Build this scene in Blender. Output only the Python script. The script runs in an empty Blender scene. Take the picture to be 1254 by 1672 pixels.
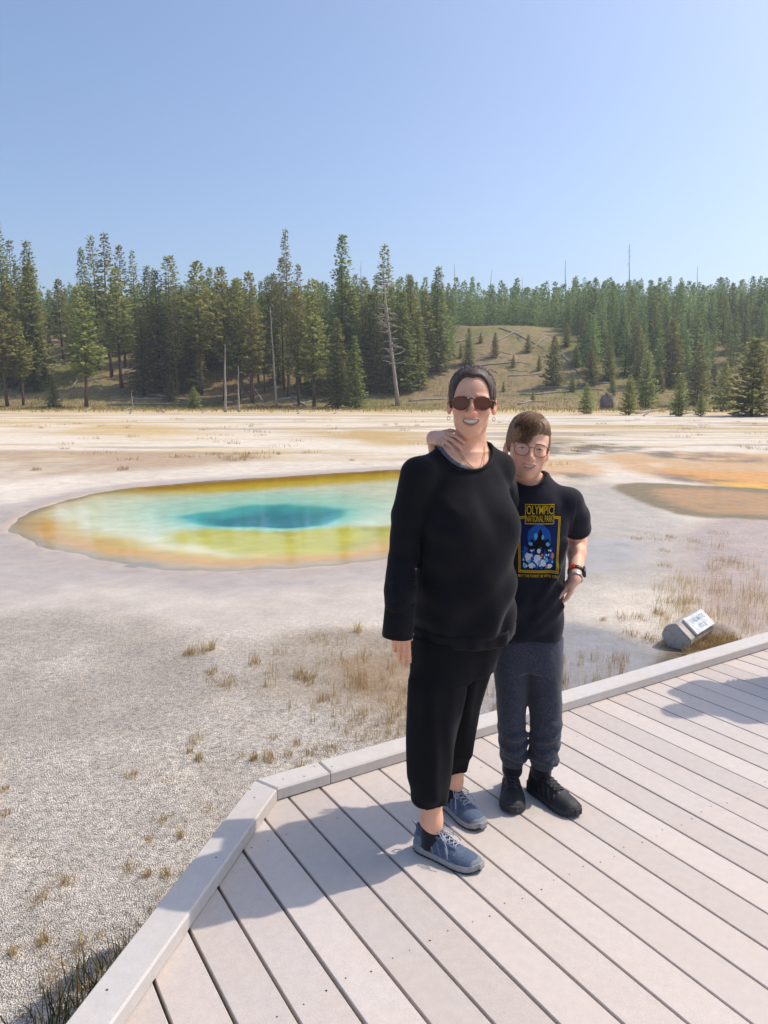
import bpy, bmesh, math, random
import numpy as np
from mathutils import Vector, Matrix, Quaternion, noise as mnoise
from mathutils.bvhtree import BVHTree

random.seed(7); RNG = np.random.default_rng(11)
S = bpy.context.scene
COL = S.collection
R = math.radians

# ---------------------------------------------------------------- camera, sky, sun, exposure
CAM_H, PITCH, FPX = 1.57, R(9.2), 1207.0
cam_d = bpy.data.cameras.new('camera'); cam = bpy.data.objects.new('camera', cam_d); COL.objects.link(cam)
cam.location = (0, 0, CAM_H); cam.rotation_euler = (R(90) - PITCH, 0, 0)
cam_d.sensor_fit = 'VERTICAL'; cam_d.sensor_height = 36.0; cam_d.lens = 36.0 * FPX / 1672.0
cam_d.clip_start = 0.05; cam_d.clip_end = 5000
S.camera = cam

SUN_EL = R(52.0); SUN_DIR = Vector((1.0, 0.40, 0)).normalized() * math.cos(SUN_EL); SUN_DIR.z = math.sin(SUN_EL)
world = bpy.data.worlds.new('World'); S.world = world; world.use_nodes = True
wn = world.node_tree; wn.nodes.clear()
sky = wn.nodes.new('ShaderNodeTexSky'); sky.sky_type = 'NISHITA'; sky.sun_disc = False
sky.sun_elevation = SUN_EL; sky.sun_rotation = math.atan2(SUN_DIR.x, SUN_DIR.y)
sky.altitude = 1000; sky.air_density = 1.0; sky.dust_density = 6.0; sky.ozone_density = 3.5
bg = wn.nodes.new('ShaderNodeBackground'); bg.inputs['Strength'].default_value = 0.145
wo = wn.nodes.new('ShaderNodeOutputWorld')
wn.links.new(sky.outputs[0], bg.inputs[0]); wn.links.new(bg.outputs[0], wo.inputs[0])

sun_d = bpy.data.lights.new('sun', 'SUN'); sun_d.energy = 2.6; sun_d.angle = R(0.7); sun_d.color = (1.0, 0.90, 0.78)
sun = bpy.data.objects.new('sun', sun_d); COL.objects.link(sun)
sun.rotation_euler = SUN_DIR.to_track_quat('Z', 'Y').to_euler(); sun.location = (20, 5, 30)
S.view_settings.view_transform = 'Standard'; S.view_settings.look = 'None'
S.view_settings.exposure = 0.45; S.view_settings.gamma = 1.0; S.view_settings.use_curve_mapping = False
S.render.engine = 'CYCLES'
S.cycles.use_denoising = True; S.cycles.max_bounces = 6; S.cycles.diffuse_bounces = 3; S.cycles.glossy_bounces = 3
S.cycles.transmission_bounces = 4; S.cycles.transparent_max_bounces = 12; S.cycles.volume_bounces = 0
S.cycles.caustics_reflective = False; S.cycles.caustics_refractive = False

# ---------------------------------------------------------------- helpers
_ct, _st = math.cos(PITCH), math.sin(PITCH)
def ray(px, py):
    u = (px - 627) / FPX; v = (py - 836) / FPX
    return Vector((u, _ct - v * _st, -(_st + v * _ct)))
def at(px, py, Y):
    """the point of the place that stands Y metres ahead, seen at a photo position"""
    r = ray(px, py); return Vector((0, 0, CAM_H)) + r * (Y / r.y)
def at_z(px, py, Z):
    r = ray(px, py); return Vector((0, 0, CAM_H)) + r * ((Z - CAM_H) / r.z)

def tag(o, label=None, cat=None, group=None, kind=None):
    if label: o['label'] = label
    if cat: o['category'] = cat
    if group: o['group'] = group
    if kind: o['kind'] = kind
    return o
def empty(name, loc, label=None, cat=None, group=None, rz=0):
    o = bpy.data.objects.new(name, None); COL.objects.link(o); o.location = loc; o.rotation_euler = (0, 0, rz)
    o.empty_display_size = .1
    return tag(o, label, cat, group)
def link(name, me, parent=None, mat=None, loc=None):
    o = bpy.data.objects.new(name, me); COL.objects.link(o)
    if mat is not None and len(me.materials) == 0: me.materials.append(mat)
    if parent is not None: o.parent = parent
    if loc is not None: o.location = loc
    return o
def smooth(me, on=True):
    me.polygons.foreach_set('use_smooth', np.full(len(me.polygons), on)); me.update()
def mesh_np(name, V, F, sm=True):
    """V (n,3), F (m,k) uniform polygon size"""
    me = bpy.data.meshes.new(name); V = np.asarray(V, np.float32); F = np.asarray(F, np.int32)
    me.vertices.add(len(V)); me.vertices.foreach_set('co', V.ravel())
    k = F.shape[1]; me.loops.add(F.size); me.loops.foreach_set('vertex_index', F.ravel())
    me.polygons.add(len(F)); me.polygons.foreach_set('loop_start', np.arange(0, F.size, k, dtype=np.int32))
    me.update(calc_edges=True); smooth(me, sm)
    return me
def fattr(me, name, arr):
    a = me.attributes.new(name, 'FLOAT', 'POINT'); a.data.foreach_set('value', np.asarray(arr, np.float32).ravel())
def cattr(me, name, arr):
    arr = np.asarray(arr, np.float32); arr = np.concatenate([arr[:, :3], np.ones((len(arr), 1), np.float32)], 1)
    a = me.attributes.new(name, 'FLOAT_COLOR', 'POINT'); a.data.foreach_set('color', arr.ravel())
def srgb(r, g, b):
    f = lambda c: (c / 255 / 12.92) if c / 255 < .04045 else ((c / 255 + .055) / 1.055) ** 2.4
    return np.array([f(r), f(g), f(b)])

# numpy value noise
def _h(ix, iy, seed):
    n = (ix.astype(np.int64) * 374761393 + iy.astype(np.int64) * 668265263 + seed * 1442695041) & 0xffffffff
    n = ((n ^ (n >> 13)) * 1274126177) & 0xffffffff
    n = n ^ (n >> 16)
    return (n & 0xffffff) / float(0xffffff)
def vnoise(x, y, seed=0):
    x0 = np.floor(x); y0 = np.floor(y); fx = x - x0; fy = y - y0
    fx = fx * fx * (3 - 2 * fx); fy = fy * fy * (3 - 2 * fy)
    a = _h(x0, y0, seed); b = _h(x0 + 1, y0, seed); c = _h(x0, y0 + 1, seed); d = _h(x0 + 1, y0 + 1, seed)
    return (a * (1 - fx) + b * fx) * (1 - fy) + (c * (1 - fx) + d * fx) * fy
def fbm(x, y, oct=4, seed=0, gain=.5):
    s = 0; a = 1; t = 0
    for i in range(oct):
        s = s + a * vnoise(x * 2 ** i + 17.3 * i, y * 2 ** i - 9.1 * i, seed + i); t += a; a *= gain
    return s / t - .5
def sstep(a, b, x):
    t = np.clip((x - a) / (b - a), 0, 1); return t * t * (3 - 2 * t)
def poly_sd(P, x, y):
    """signed distance to polygon, negative inside"""
    P = np.asarray(P, float); d = np.full(x.shape, 1e9); ins = np.zeros(x.shape, bool)
    for i in range(len(P)):
        a = P[i]; b = P[(i + 1) % len(P)]; e = b - a
        wx = x - a[0]; wy = y - a[1]; t = np.clip((wx * e[0] + wy * e[1]) / max(e @ e, 1e-9), 0, 1)
        d = np.minimum(d, (wx - t * e[0]) ** 2 + (wy - t * e[1]) ** 2)
        c = (a[1] > y) != (b[1] > y)
        xi = a[0] + (y - a[1]) / (e[1] if abs(e[1]) > 1e-12 else 1e-12) * e[0]
        ins ^= c & (x < xi)
    d = np.sqrt(d); return np.where(ins, -d, d)
def cr_closed(P, n=8):
    P = np.asarray(P, float); out = []
    N = len(P)
    for i in range(N):
        p0, p1, p2, p3 = P[i - 1], P[i], P[(i + 1) % N], P[(i + 2) % N]
        for j in range(n):
            t = j / n
            out.append(.5 * ((2 * p1) + (-p0 + p2) * t + (2 * p0 - 5 * p1 + 4 * p2 - p3) * t * t + (-p0 + 3 * p1 - 3 * p2 + p3) * t ** 3))
    return np.array(out)

class MB:
    """collects verts / faces of mixed size, builds ONE mesh object"""
    def __init__(s): s.v = []; s.f = []; s.m = []
    def add(s, v, f, mi=0):
        n = len(s.v); s.v += [tuple(p) for p in v]; s.f += [tuple(i + n for i in q) for q in f]; s.m += [mi] * len(f)
    def tube(s, pts, rads, n=8, cap=True, mi=0, flat=1.0, up=None):
        pts = [Vector(p) for p in pts]; rings = []
        prev = None
        for i, p in enumerate(pts):
            t = (pts[min(i + 1, len(pts) - 1)] - pts[max(i - 1, 0)]).normalized()
            if prev is None:
                u = Vector(up) if up is not None else (Vector((0, 0, 1)) if abs(t.z) < .9 else Vector((1, 0, 0)))
            else: u = prev
            u = (u - t * u.dot(t)).normalized(); w = t.cross(u); prev = u
            r = rads[i] if hasattr(rads, '__len__') else rads
            rings.append([p + (u * math.cos(a) + w * math.sin(a) * flat) * r for a in [2 * math.pi * k / n for k in range(n)]])
        v = [q for rg in rings for q in rg]; f = []
        for i in range(len(rings) - 1):
            for k in range(n): f.append((i * n + k, i * n + (k + 1) % n, (i + 1) * n + (k + 1) % n, (i + 1) * n + k))
        if cap: f.append(tuple(range(n - 1, -1, -1))); f.append(tuple((len(rings) - 1) * n + k for k in range(n)))
        s.add(v, f, mi)
    def box(s, c, sz, rot=None, mi=0):
        v = [Vector((x * sz[0] / 2, y * sz[1] / 2, z * sz[2] / 2)) for x in (-1, 1) for y in (-1, 1) for z in (-1, 1)]
        if rot is not None: v = [rot @ p for p in v]
        v = [p + Vector(c) for p in v]
        s.add(v, [(0, 1, 3, 2), (4, 6, 7, 5), (0, 4, 5, 1), (2, 3, 7, 6), (0, 2, 6, 4), (1, 5, 7, 3)], mi)
    def mesh(s, name, sm=False):
        me = bpy.data.meshes.new(name); me.from_pydata([tuple(p) for p in s.v], [], s.f)
        if any(s.m): me.polygons.foreach_set('material_index', s.m)
        me.update(); smooth(me, sm); return me
    def build(s, name, mat, parent=None, sm=False, loc=None):
        me = s.mesh(name, sm)
        for m in (mat if isinstance(mat, (list, tuple)) else [mat]): me.materials.append(m)
        return link(name, me, parent, None, loc)

# ---------------------------------------------------------------- material helper
class NT:
    def __init__(s, name):
        s.mat = bpy.data.materials.new(name); s.mat.use_nodes = True; s.t = s.mat.node_tree; s.t.nodes.clear()
        s.out = s.n('ShaderNodeOutputMaterial')
    def n(s, typ, **kw):
        nd = s.t.nodes.new(typ)
        for k, v in kw.items(): setattr(nd, k, v)
        return nd
    def l(s, a, b): s.t.links.new(a, b)
    def val(s, sock, v):
        if hasattr(v, 'is_output') or isinstance(v, bpy.types.NodeSocket): s.l(v, sock)
        else:
            if hasattr(v, '__len__') and len(v) == 3 and sock.type == 'RGBA': v = (*v, 1)
            sock.default_value = v
    def bsdf(s, color, rough=.6, spec=.5, **kw):
        b = s.n('ShaderNodeBsdfPrincipled'); s.val(b.inputs['Base Color'], color); s.val(b.inputs['Roughness'], rough)
        s.val(b.inputs['Specular IOR Level'], spec)
        for k, v in kw.items(): s.val(b.inputs[k], v)
        s.l(b.outputs[0], s.out.inputs[0]); return b
    def coord(s, which='Object', scale=None):
        tc = s.n('ShaderNodeTexCoord'); o = tc.outputs[which]
        if scale is not None:
            m = s.n('ShaderNodeMapping'); s.l(o, m.inputs[0]); m.inputs['Scale'].default_value = scale if hasattr(scale, '__len__') else (scale,) * 3
            o = m.outputs[0]
        return o
    def noise(s, vec, scale, detail=4, rough=.55, out=0, dist=0):
        nd = s.n('ShaderNodeTexNoise'); s.l(vec, nd.inputs['Vector']); nd.inputs['Scale'].default_value = scale
        nd.inputs['Detail'].default_value = detail; nd.inputs['Roughness'].default_value = rough; nd.inputs['Distortion'].default_value = dist
        return nd.outputs[out]
    def voro(s, vec, scale, feature='F1', out='Distance'):
        nd = s.n('ShaderNodeTexVoronoi'); nd.feature = feature; s.l(vec, nd.inputs['Vector']); nd.inputs['Scale'].default_value = scale
        return nd.outputs[out]
    def ramp(s, fac, stops):
        nd = s.n('ShaderNodeValToRGB'); cr = nd.color_ramp
        while len(cr.elements) < len(stops): cr.elements.new(.5)
        for e, (p, c) in zip(cr.elements, stops):
            e.position = p; e.color = (*c, 1) if hasattr(c, '__len__') else (c, c, c, 1)
        s.l(fac, nd.inputs[0]); return nd.outputs[0]
    def mix(s, fac, a, b, mode='MIX'):
        nd = s.n('ShaderNodeMix'); nd.data_type = 'RGBA'; nd.blend_type = mode
        s.val(nd.inputs[0], fac); s.val(nd.inputs[6], a); s.val(nd.inputs[7], b); return nd.outputs[2]
    def math(s, op, a, b=None, c=None):
        nd = s.n('ShaderNodeMath'); nd.operation = op; s.val(nd.inputs[0], a)
        if b is not None: s.val(nd.inputs[1], b)
        if c is not None: s.val(nd.inputs[2], c)
        return nd.outputs[0]
    def mapr(s, v, a, b, c, d):
        nd = s.n('ShaderNodeMapRange'); s.val(nd.inputs[0], v)
        for i, q in enumerate((a, b, c, d)): s.val(nd.inputs[i + 1], q)
        return nd.outputs[0]
    def attr(s, name, out='Fac'):
        nd = s.n('ShaderNodeAttribute'); nd.attribute_name = name; return nd.outputs[out]
    def bump(s, h, strength=.5, dist=.01, normal=None):
        nd = s.n('ShaderNodeBump'); s.val(nd.inputs['Strength'], strength); s.val(nd.inputs['Distance'], dist); s.l(h, nd.inputs['Height'])
        if normal is not None: s.l(normal, nd.inputs['Normal'])
        return nd.outputs[0]
    def hsv(s, col, h=.5, sat=1., v=1.):
        nd = s.n('ShaderNodeHueSaturation'); s.val(nd.inputs['Hue'], h); s.val(nd.inputs['Saturation'], sat); s.val(nd.inputs['Value'], v); s.val(nd.inputs['Color'], col); return nd.outputs[0]

def simple(name, col, rough=.6, spec=.5, var=.12, nscale=40, bump=0, bdist=.002, **kw):
    m = NT(name); oc = m.coord('Object'); nz = m.noise(oc, nscale, 4)
    c = m.mix(1.0, tuple(col), m.mapr(nz, .25, .75, 1 - var, 1 + var), 'MULTIPLY')
    b = m.bsdf(c, rough, spec, **kw)
    if bump: m.l(m.bump(nz, bump, bdist), b.inputs['Normal'])
    return m.mat
# ================================================================ ground and terrain
G = -0.35                                                     # level of the sinter flat (deck top is 0)
def terrain(x, y):
    x = np.asarray(x, float); y = np.asarray(y, float)
    foot = 85 + 3.0 * fbm(x / 18, y * 0 + 3, 3, 5) + np.where(x > 20, (x - 20) * -.04, 0)
    h = 12.6 * sstep(0, 52, y - foot)
    h = h + sstep(120, 240, y) * (5.5 + 6.5 * sstep(0, 90, x))
    h = h + 1.3 * fbm(x / 22, y / 22, 4, 21) * sstep(0, 20, y - foot) * 2
    h = h + .35 * fbm(x / 4, y / 4, 3, 33) * sstep(2, 12, y - foot)
    flat = .03 * fbm(x / 3.0, y / 3.0, 3, 41) + .012 * fbm(x / .35, y / .35, 3, 43) * sstep(60, 10, y)
    return G + h + flat * sstep(8, 0, y - foot)
def tz(x, y): return float(terrain(np.array([x]), np.array([y]))[0])

gp = lambda pts: np.array([at_z(a, b, G)[:2] for a, b in pts])
POOL = cr_closed(gp([(22, 862), (50, 838), (110, 818), (190, 801), (300, 789), (450, 779), (560, 772), (640, 767), (740, 766), (800, 775), (818, 800), (800, 840), (740, 880),
                     (640, 908), (560, 918), (450, 926), (330, 929), (230, 919), (130, 901), (60, 883)]), 6)
HOLE = cr_closed(gp([(300, 836), (345, 826), (410, 818), (480, 816), (545, 821), (558, 832), (530, 846), (470, 852), (400, 851), (330, 849)]), 6)
SHELF = cr_closed(gp([(280, 868), (330, 853), (400, 854), (470, 856), (540, 849), (640, 851), (760, 846), (790, 862), (640, 905), (560, 910), (460, 905), (330, 886)]), 6)

def axis_nonuni(lo, hi, base, rate, core):
    """coordinates: spacing 'base' within |v|<core, growing by 'rate' beyond"""
    pos = [0.0]
    while pos[-1] < hi: pos.append(pos[-1] + max(base, rate * (pos[-1] - core)))
    neg = [0.0]
    while neg[-1] > lo: neg.append(neg[-1] - max(base, rate * (-neg[-1] - core)))
    return np.array(neg[::-1][:-1] + pos)
GX = axis_nonuni(-420, 420, .06, .02, 4.5)
gy = [-6.0]
while gy[-1] < 1.2: gy.append(gy[-1] + .3)
while gy[-1] < 420: gy.append(gy[-1] + max(.055, .0072 * gy[-1] if gy[-1] < 95 else .011 * gy[-1]))
GY = np.array(gy)
X, Y = np.meshgrid(GX, GY); xf, yf = X.ravel(), Y.ravel()
zf = terrain(xf, yf)
wx = xf + .5 * fbm(xf / 1.3, yf / 1.3, 4, 61); wy = yf + .9 * fbm(xf / 1.3, yf / 2.2, 4, 67)
wx2 = xf + .16 * fbm(xf / .5, yf / .5, 3, 71); wy2 = yf + .25 * fbm(xf / .5, yf / .7, 3, 73)

def local_sd(P):
    d = np.full(len(xf), 9.0); lo = P.min(0) - 1.5; hi = P.max(0) + 1.5
    q = np.nonzero((wx2 > lo[0]) & (wx2 < hi[0]) & (wy2 > lo[1]) & (wy2 < hi[1]))[0]; d[q] = poly_sd(P, wx2[q], wy2[q]); return d
sd_pool = local_sd(POOL); sd_hole = local_sd(HOLE); sd_shelf = local_sd(SHELF)
# the basin: a broad saucer with a deeper vent
basin = -.07 * sstep(.1, -1.6, sd_pool) - .014 * sstep(.16, -.02, sd_pool) - .10 * sstep(.05, -.5, sd_hole)
near_pool = sd_pool < .6
zf = np.where(near_pool, np.minimum(zf, G + .004 + .03 * np.clip(sd_pool, 0, .6)), zf) + basin

C = lambda *a: srgb(*a)
col = np.tile(C(204, 197, 187), (len(xf), 1)); wet = np.zeros(len(xf)); grav = np.ones(len(xf)) * .35; grs = np.zeros(len(xf))
def lay(mask, c, w=None, g=None):
    global col, wet, grav
    m = np.clip(mask, 0, 1)[:, None]; col = col * (1 - m) + np.asarray(c) * m
    if w is not None: wet = wet * (1 - m[:, 0]) + w * m[:, 0]
    if g is not None: grav = grav * (1 - m[:, 0]) + g * m[:, 0]
def zone(pts, soft, c, w=None, g=None, op=1.0, fine=False, br=0.0, bs=.6, seed=91):
    P = cr_closed(gp(pts), 4)
    ax, ay = (wx2, wy2) if fine else (wx, wy); lo = P.min(0) - soft - .1; hi = P.max(0) + soft + .1
    q = np.nonzero((ax > lo[0]) & (ax < hi[0]) & (ay > lo[1]) & (ay < hi[1]))[0]
    m = np.zeros(len(xf)); v = sstep(soft, -soft, poly_sd(P, ax[q], ay[q]))
    if br: v = v * sstep(br - .25, br + .25, .5 + 1.1 * fbm(xf[q] / bs, yf[q] / (bs * 1.8), 4, seed))
    m[q] = v
    lay(m * op, c, w, g); return m
n1 = fbm(xf / 2.2, yf / 5.0, 5, 101); n2 = fbm(xf / .5, yf / 1.1, 4, 103); n3 = fbm(xf / 9, yf / 16, 4, 107)
# tone variation of the sinter flat
lay(sstep(.05, .3, n1) * .5, C(176, 164, 150)); lay(sstep(.08, .3, n2) * .25, C(160, 148, 136))
lay(sstep(.02, .35, -n1) * .5, C(226, 219, 210))
# far flat: pale sinter with straw coloured bands
far = sstep(16, 26, yf)
lay(far * .8, C(208, 200, 188), 0, .2)
streak = fbm(xf / 14, yf / 3.2, 5, 111)
lay(far * sstep(.02, .16, streak) * .75, C(178, 156, 114)); lay(far * sstep(.02, .2, fbm(xf / 5, yf / 1.8, 5, 117)) * .5, C(196, 176, 136))
lay(far * sstep(.08, .2, fbm(xf / 7, yf / 1.3, 5, 119)) * .45, C(120, 108, 92))
lay(sstep(58, 82, yf + 10 * n3) * .8, C(186, 164, 112)); 
zone([(-40, 738), (120, 735), (260, 738), (400, 742), (430, 750), (300, 762), (120, 775), (-40, 785)], .8, C(168, 148, 128), .15, .2, .85, br=.3, bs=1.5)
zone([(-40, 690), (150, 688), (330, 700), (360, 708), (150, 712), (-40, 705)], 3, C(188, 162, 112), 0, .2, .8, br=.38, bs=3)
zone([(470, 700), (650, 704), (740, 718), (640, 728), (540, 716)], 1.5, C(176, 150, 98), 0, .2, .85, br=.3, bs=2)
zone([(840, 715), (930, 716), (1000, 728), (900, 738), (830, 730)], 1.2, C(150, 132, 92), 0, .2, .8, br=.35, bs=1.5)
# wet aprons round the pool
zone([(-200, 850), (40, 825), (120, 905), (330, 940), (650, 925), (860, 880), (1000, 860), (980, 930), (700, 950), (560, 968), (330, 985), (180, 960), (-200, 985)], .5, C(164, 159, 160), .4, .12, .8)
zone([(-200, 960), (100, 960), (330, 990), (480, 985), (620, 970), (640, 1010), (420, 1040), (150, 1030), (-200, 1010)], .5, C(176, 169, 166), .25, .2, .7)
lay(sstep(.7, .0, sd_pool + .3 * fbm(xf / .6, yf / .6, 4, 147)) * .65, C(186, 164, 136), .4, .1)
ap = sstep(1.1, .35, sd_pool) * sstep(-.1, .1, sd_pool); lay(ap * .8, C(168, 160, 158), .45, .1)
# left gravel: coarse pale sinter chips
gl = sstep(6.6, 4.6, yf + 1.2 * n1) ; lay(gl * .85, C(216, 209, 201), 0, 1.0)
zone([(-60, 1005), (180, 1010), (330, 1070), (330, 1180), (120, 1215), (-60, 1200)], .35, C(172, 165, 158), .12, .7, .75, br=.25, bs=.7)
# damp hollow with sedge left of the people
zone([(470, 1040), (640, 1030), (760, 1090), (720, 1205), (640, 1200), (540, 1150), (420, 1125)], .22, C(160, 148, 132), .5, .6, .8, fine=True, br=.12, bs=.5)
zone([(540, 1080), (700, 1080), (700, 1170), (600, 1140)], .15, C(150, 122, 88), .5, .5, .6, fine=True, br=.3, bs=.4)
# right hand wet flat
zone([(860, 800), (1010, 795), (1120, 850), (1200, 900), (1130, 960), (980, 960), (860, 1000)], .5, C(176, 172, 168), .35, .45, .8)
zone([(930, 885), (1030, 880), (1060, 905), (1030, 930), (930, 935)], .2, C(160, 158, 158), .6, .05, .8, fine=True)
zone([(930, 1010), (1080, 1060), (1120, 1120), (1000, 1180), (800, 1220), (760, 1150), (840, 1060)], .2, C(136, 132, 130), .85, .25, .9, fine=True)
zone([(1130, 860), (1300, 830), (1500, 900), (1500, 1040), (1250, 1050), (1120, 960)], .3, C(170, 150, 140), .75, .15, .8, fine=True)
zone([(1090, 1040), (1180, 1020), (1200, 1060), (1120, 1110), (1070, 1105)], .06, C(96, 78, 52), .55, .5, .85, fine=True)
# orange runoff
zone([(985, 742), (1100, 738), (1300, 742), (1600, 760), (1600, 842), (1254, 812), (1120, 786), (1010, 765)], .6, C(188, 154, 114), .35, .15, .9, br=.22, bs=.9)
zone([(1090, 765), (1254, 772), (1500, 786), (1500, 812), (1254, 802), (1130, 783)], .3, C(200, 148, 84), .35, .15, .85, br=.25, bs=.8)
zone([(1150, 785), (1254, 790), (1400, 800), (1400, 818), (1254, 810)], .15, C(212, 170, 78), .35, .15, .7)
zone([(890, 752), (960, 756), (985, 770), (930, 778), (850, 772)], .4, C(190, 150, 104), .45, .15, .75)
zone([(998, 796), (1040, 788), (1140, 792), (1280, 800), (1700, 830), (1700, 880), (1254, 850), (1120, 842), (1050, 820)], .12, C(118, 104, 72), .45, .05, .95, fine=True)
zone([(1050, 800), (1150, 798), (1290, 808), (1700, 838), (1700, 868), (1254, 842), (1130, 830)], .25, C(168, 134, 98), .4, .05, .9, br=.12, bs=.8)
for pts in ([(860, 724), (960, 722), (1060, 732), (960, 742), (860, 742)], [(1040, 738), (1180, 738), (1250, 752), (1120, 752)], [(880, 770), (960, 776), (930, 784)], [(1080, 770), (1180, 784), (1100, 786)]):
    zone(pts, .5, C(92, 84, 76), .5, .2, .8, br=.45, bs=.5)
# pool floor: microbial mats and silica
def near(px, py): return at_z(px, py, G)
pm = sstep(.22, -.20, sd_pool + .16 * fbm(xf / .4, yf / .4, 3, 129))
pc = np.tile(C(226, 220, 200), (len(xf), 1)).astype(float)
def play(m, c):
    global pc
    m = np.clip(m, 0, 1)[:, None]; pc = pc * (1 - m) + np.asarray(c) * m
ox = xf - near(440, 835).x; oy = yf - near(440, 835).y
aq = np.exp(-((ox + .2) / 3.2) ** 2 - ((oy - .9) / 3.2) ** 2)
play(sstep(.18, .8, aq), C(196, 216, 206)); play(sstep(.5, 1.0, aq) * .7, C(142, 204, 198))
play(sstep(-.15, -1.3, sd_pool) * sstep(2.0, 4.5, ox) * .8, C(190, 222, 186))
nearside = sstep(.4, -.9, oy - .12 * ox + .4 * fbm(xf, yf, 3, 121))
play(sstep(.25, -.25, sd_shelf + .2 * fbm(xf / .6, yf / .9, 4, 123)), C(192, 184, 70))
play(sstep(.25, -.25, sd_shelf) * sstep(0, .2, fbm(xf / .8, yf / 1.2, 4, 125)), C(170, 164, 60))
en = sd_pool + .22 * fbm(xf / .7, yf / .7, 4, 127); play(nearside * sstep(-1.25, -.6, en) , C(204, 176, 98)); play(nearside * sstep(-.85, -.35, en), C(204, 158, 96)); play(nearside * sstep(-.4, -.05, en), C(184, 160, 136))
lf = sstep(-3.2, -4.6, ox); play(lf * sstep(-1.5, -.5, sd_pool) * .8, C(222, 160, 92)); play(lf * sstep(-.9, -.35, en), C(200, 160, 86)); play(lf * sstep(-.35, -.05, en), C(180, 156, 130))
frs = sstep(1.5, 3.5, oy); play(frs * sstep(-1.9, -.9, sd_pool), C(206, 176, 44)); play(frs * sstep(-1.0, -.25, en), C(170, 124, 24))
play(sstep(-.10, -.01, sd_pool) * .5, C(160, 140, 116))
hn = sd_hole + .3 * fbm(xf / .7, yf / .5, 4, 141) * sstep(1.5, -1.0, ox); play(sstep(.5, .0, hn) * .7, C(122, 200, 198)); play(sstep(.12, -.12, hn), C(58, 160, 170)); play(sstep(-.1, -.6, hn), C(22, 116, 138))
col = col * (1 - pm[:, None]) + pc * pm[:, None]; wet = wet * (1 - pm); grav = grav * (1 - pm) + .03 * pm
# hill: dry grass, litter
foot = 85 + 3.0 * fbm(xf / 18, yf * 0 + 3, 3, 5)
hm = sstep(-3, 3, yf - foot + 3 * n1)
hillc = 1.2 * C(110, 112, 66)[None] * np.ones((len(xf), 1)); t = sstep(-.25, .25, fbm(xf / 9, yf / 9, 5, 131))[:, None]
hillc = hillc * (1 - t) + 1.25 * C(136, 120, 92)[None] * t
t2 = sstep(.05, .25, fbm(xf / 3, yf / 3, 5, 133))[:, None]; hillc = hillc * (1 - t2 * .7) + C(98, 108, 48)[None] * t2 * .7
t3 = (sstep(2, 14, yf - foot) * sstep(22, 12, xf) * sstep(-38, -30, xf))[:, None]; hillc = hillc * (1 - .55 * t3) + 1.2 * C(112, 96, 74)[None] * .55 * t3
col = col * (1 - hm[:, None]) + hillc * hm[:, None]; grav = grav * (1 - hm) + .3 * hm; wet *= (1 - hm); grs = hm

nx, ny = len(GX), len(GY)
ii = (np.arange(ny - 1)[:, None] * nx + np.arange(nx - 1)[None]).ravel()
me = mesh_np('ground', np.stack([xf, yf, zf], 1), np.stack([ii, ii + 1, ii + nx + 1, ii + nx], 1))
cattr(me, 'tone', np.clip(col * np.array([1.12, 1.085, 1.025]) * (1 + .26 * pm[:, None]), 0, 1)); fattr(me, 'wet', wet); fattr(me, 'chips', grav); fattr(me, 'turf', grs)

def mat_ground():
    m = NT('sinter_ground'); P = m.coord('Object'); base = m.attr('tone', 'Color'); wt = m.attr('wet'); gv = m.attr('chips'); tf = m.attr('turf')
    cell = m.voro(P, 150, 'F1', 'Color'); sep = m.n('ShaderNodeSeparateColor'); m.l(cell, sep.inputs[0])
    dist = m.voro(P, 150, 'F1', 'Distance'); cell2 = m.voro(P, 41, 'F1', 'Distance')
    nz = m.noise(P, 26, 6, .7); nzf = m.noise(P, 160, 3, .6); big = m.noise(P, 3.1, 6, .65)
    chip = m.math('ADD', m.mapr(sep.outputs[0], 0, 1, -.30, .24), m.mapr(dist, .1, .75, .14, -.36))
    chip = m.math('ADD', chip, m.mapr(nz, .3, .7, -.38, .32))
    chip = m.math('ADD', chip, m.mapr(nzf, .3, .7, -.22, .22))
    amt = m.math('MULTIPLY', chip, gv)
    fac = m.math('ADD', 1.0, amt)
    fac = m.math('MULTIPLY', fac, m.mapr(big, .3, .7, .86, 1.12))
    fac = m.math('MAXIMUM', fac, .15)
    fac = m.math('MULTIPLY', fac, m.mapr(wt, 0, 1, 1, .86))
    c = m.mix(1.0, base, fac, 'MULTIPLY'); c = m.mix(m.mapr(m.noise(P, 1.9, 6, .7), .5, .72, 0, .3), c, m.mix(1.0, c, (1.0, .90, .74), 'MULTIPLY'))
    hillv = m.mapr(m.noise(P, 1.4, 8, .75), .3, .7, .55, 1.35)
    c = m.mix(tf, c, m.mix(1.0, c, hillv, 'MULTIPLY'))
    wn_ = m.math('ADD', wt, m.mapr(m.noise(P, 6, 5, .6), .3, .7, -.18, .18))
    rough = m.mapr(wn_, .2, .8, .93, .10)
    b = m.bsdf(c, rough, m.mapr(wt, 0, 1, .15, .5))
    hgt = m.math('ADD', m.math('MULTIPLY', dist, -1.0), m.math('MULTIPLY', nz, 1.2))
    dry = m.math('MULTIPLY', gv, m.mapr(wn_, .3, .85, 1, .1))
    bn = m.bump(hgt, m.math('MINIMUM', m.math('ADD', dry, .04), 1.0), .012)
    m.l(bn, b.inputs['Normal']); return m.mat
ground = tag(link('ground', me, None, mat_ground()), 'pale sinter flat and grassy hillside of the thermal basin', None, None, 'structure')

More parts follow.
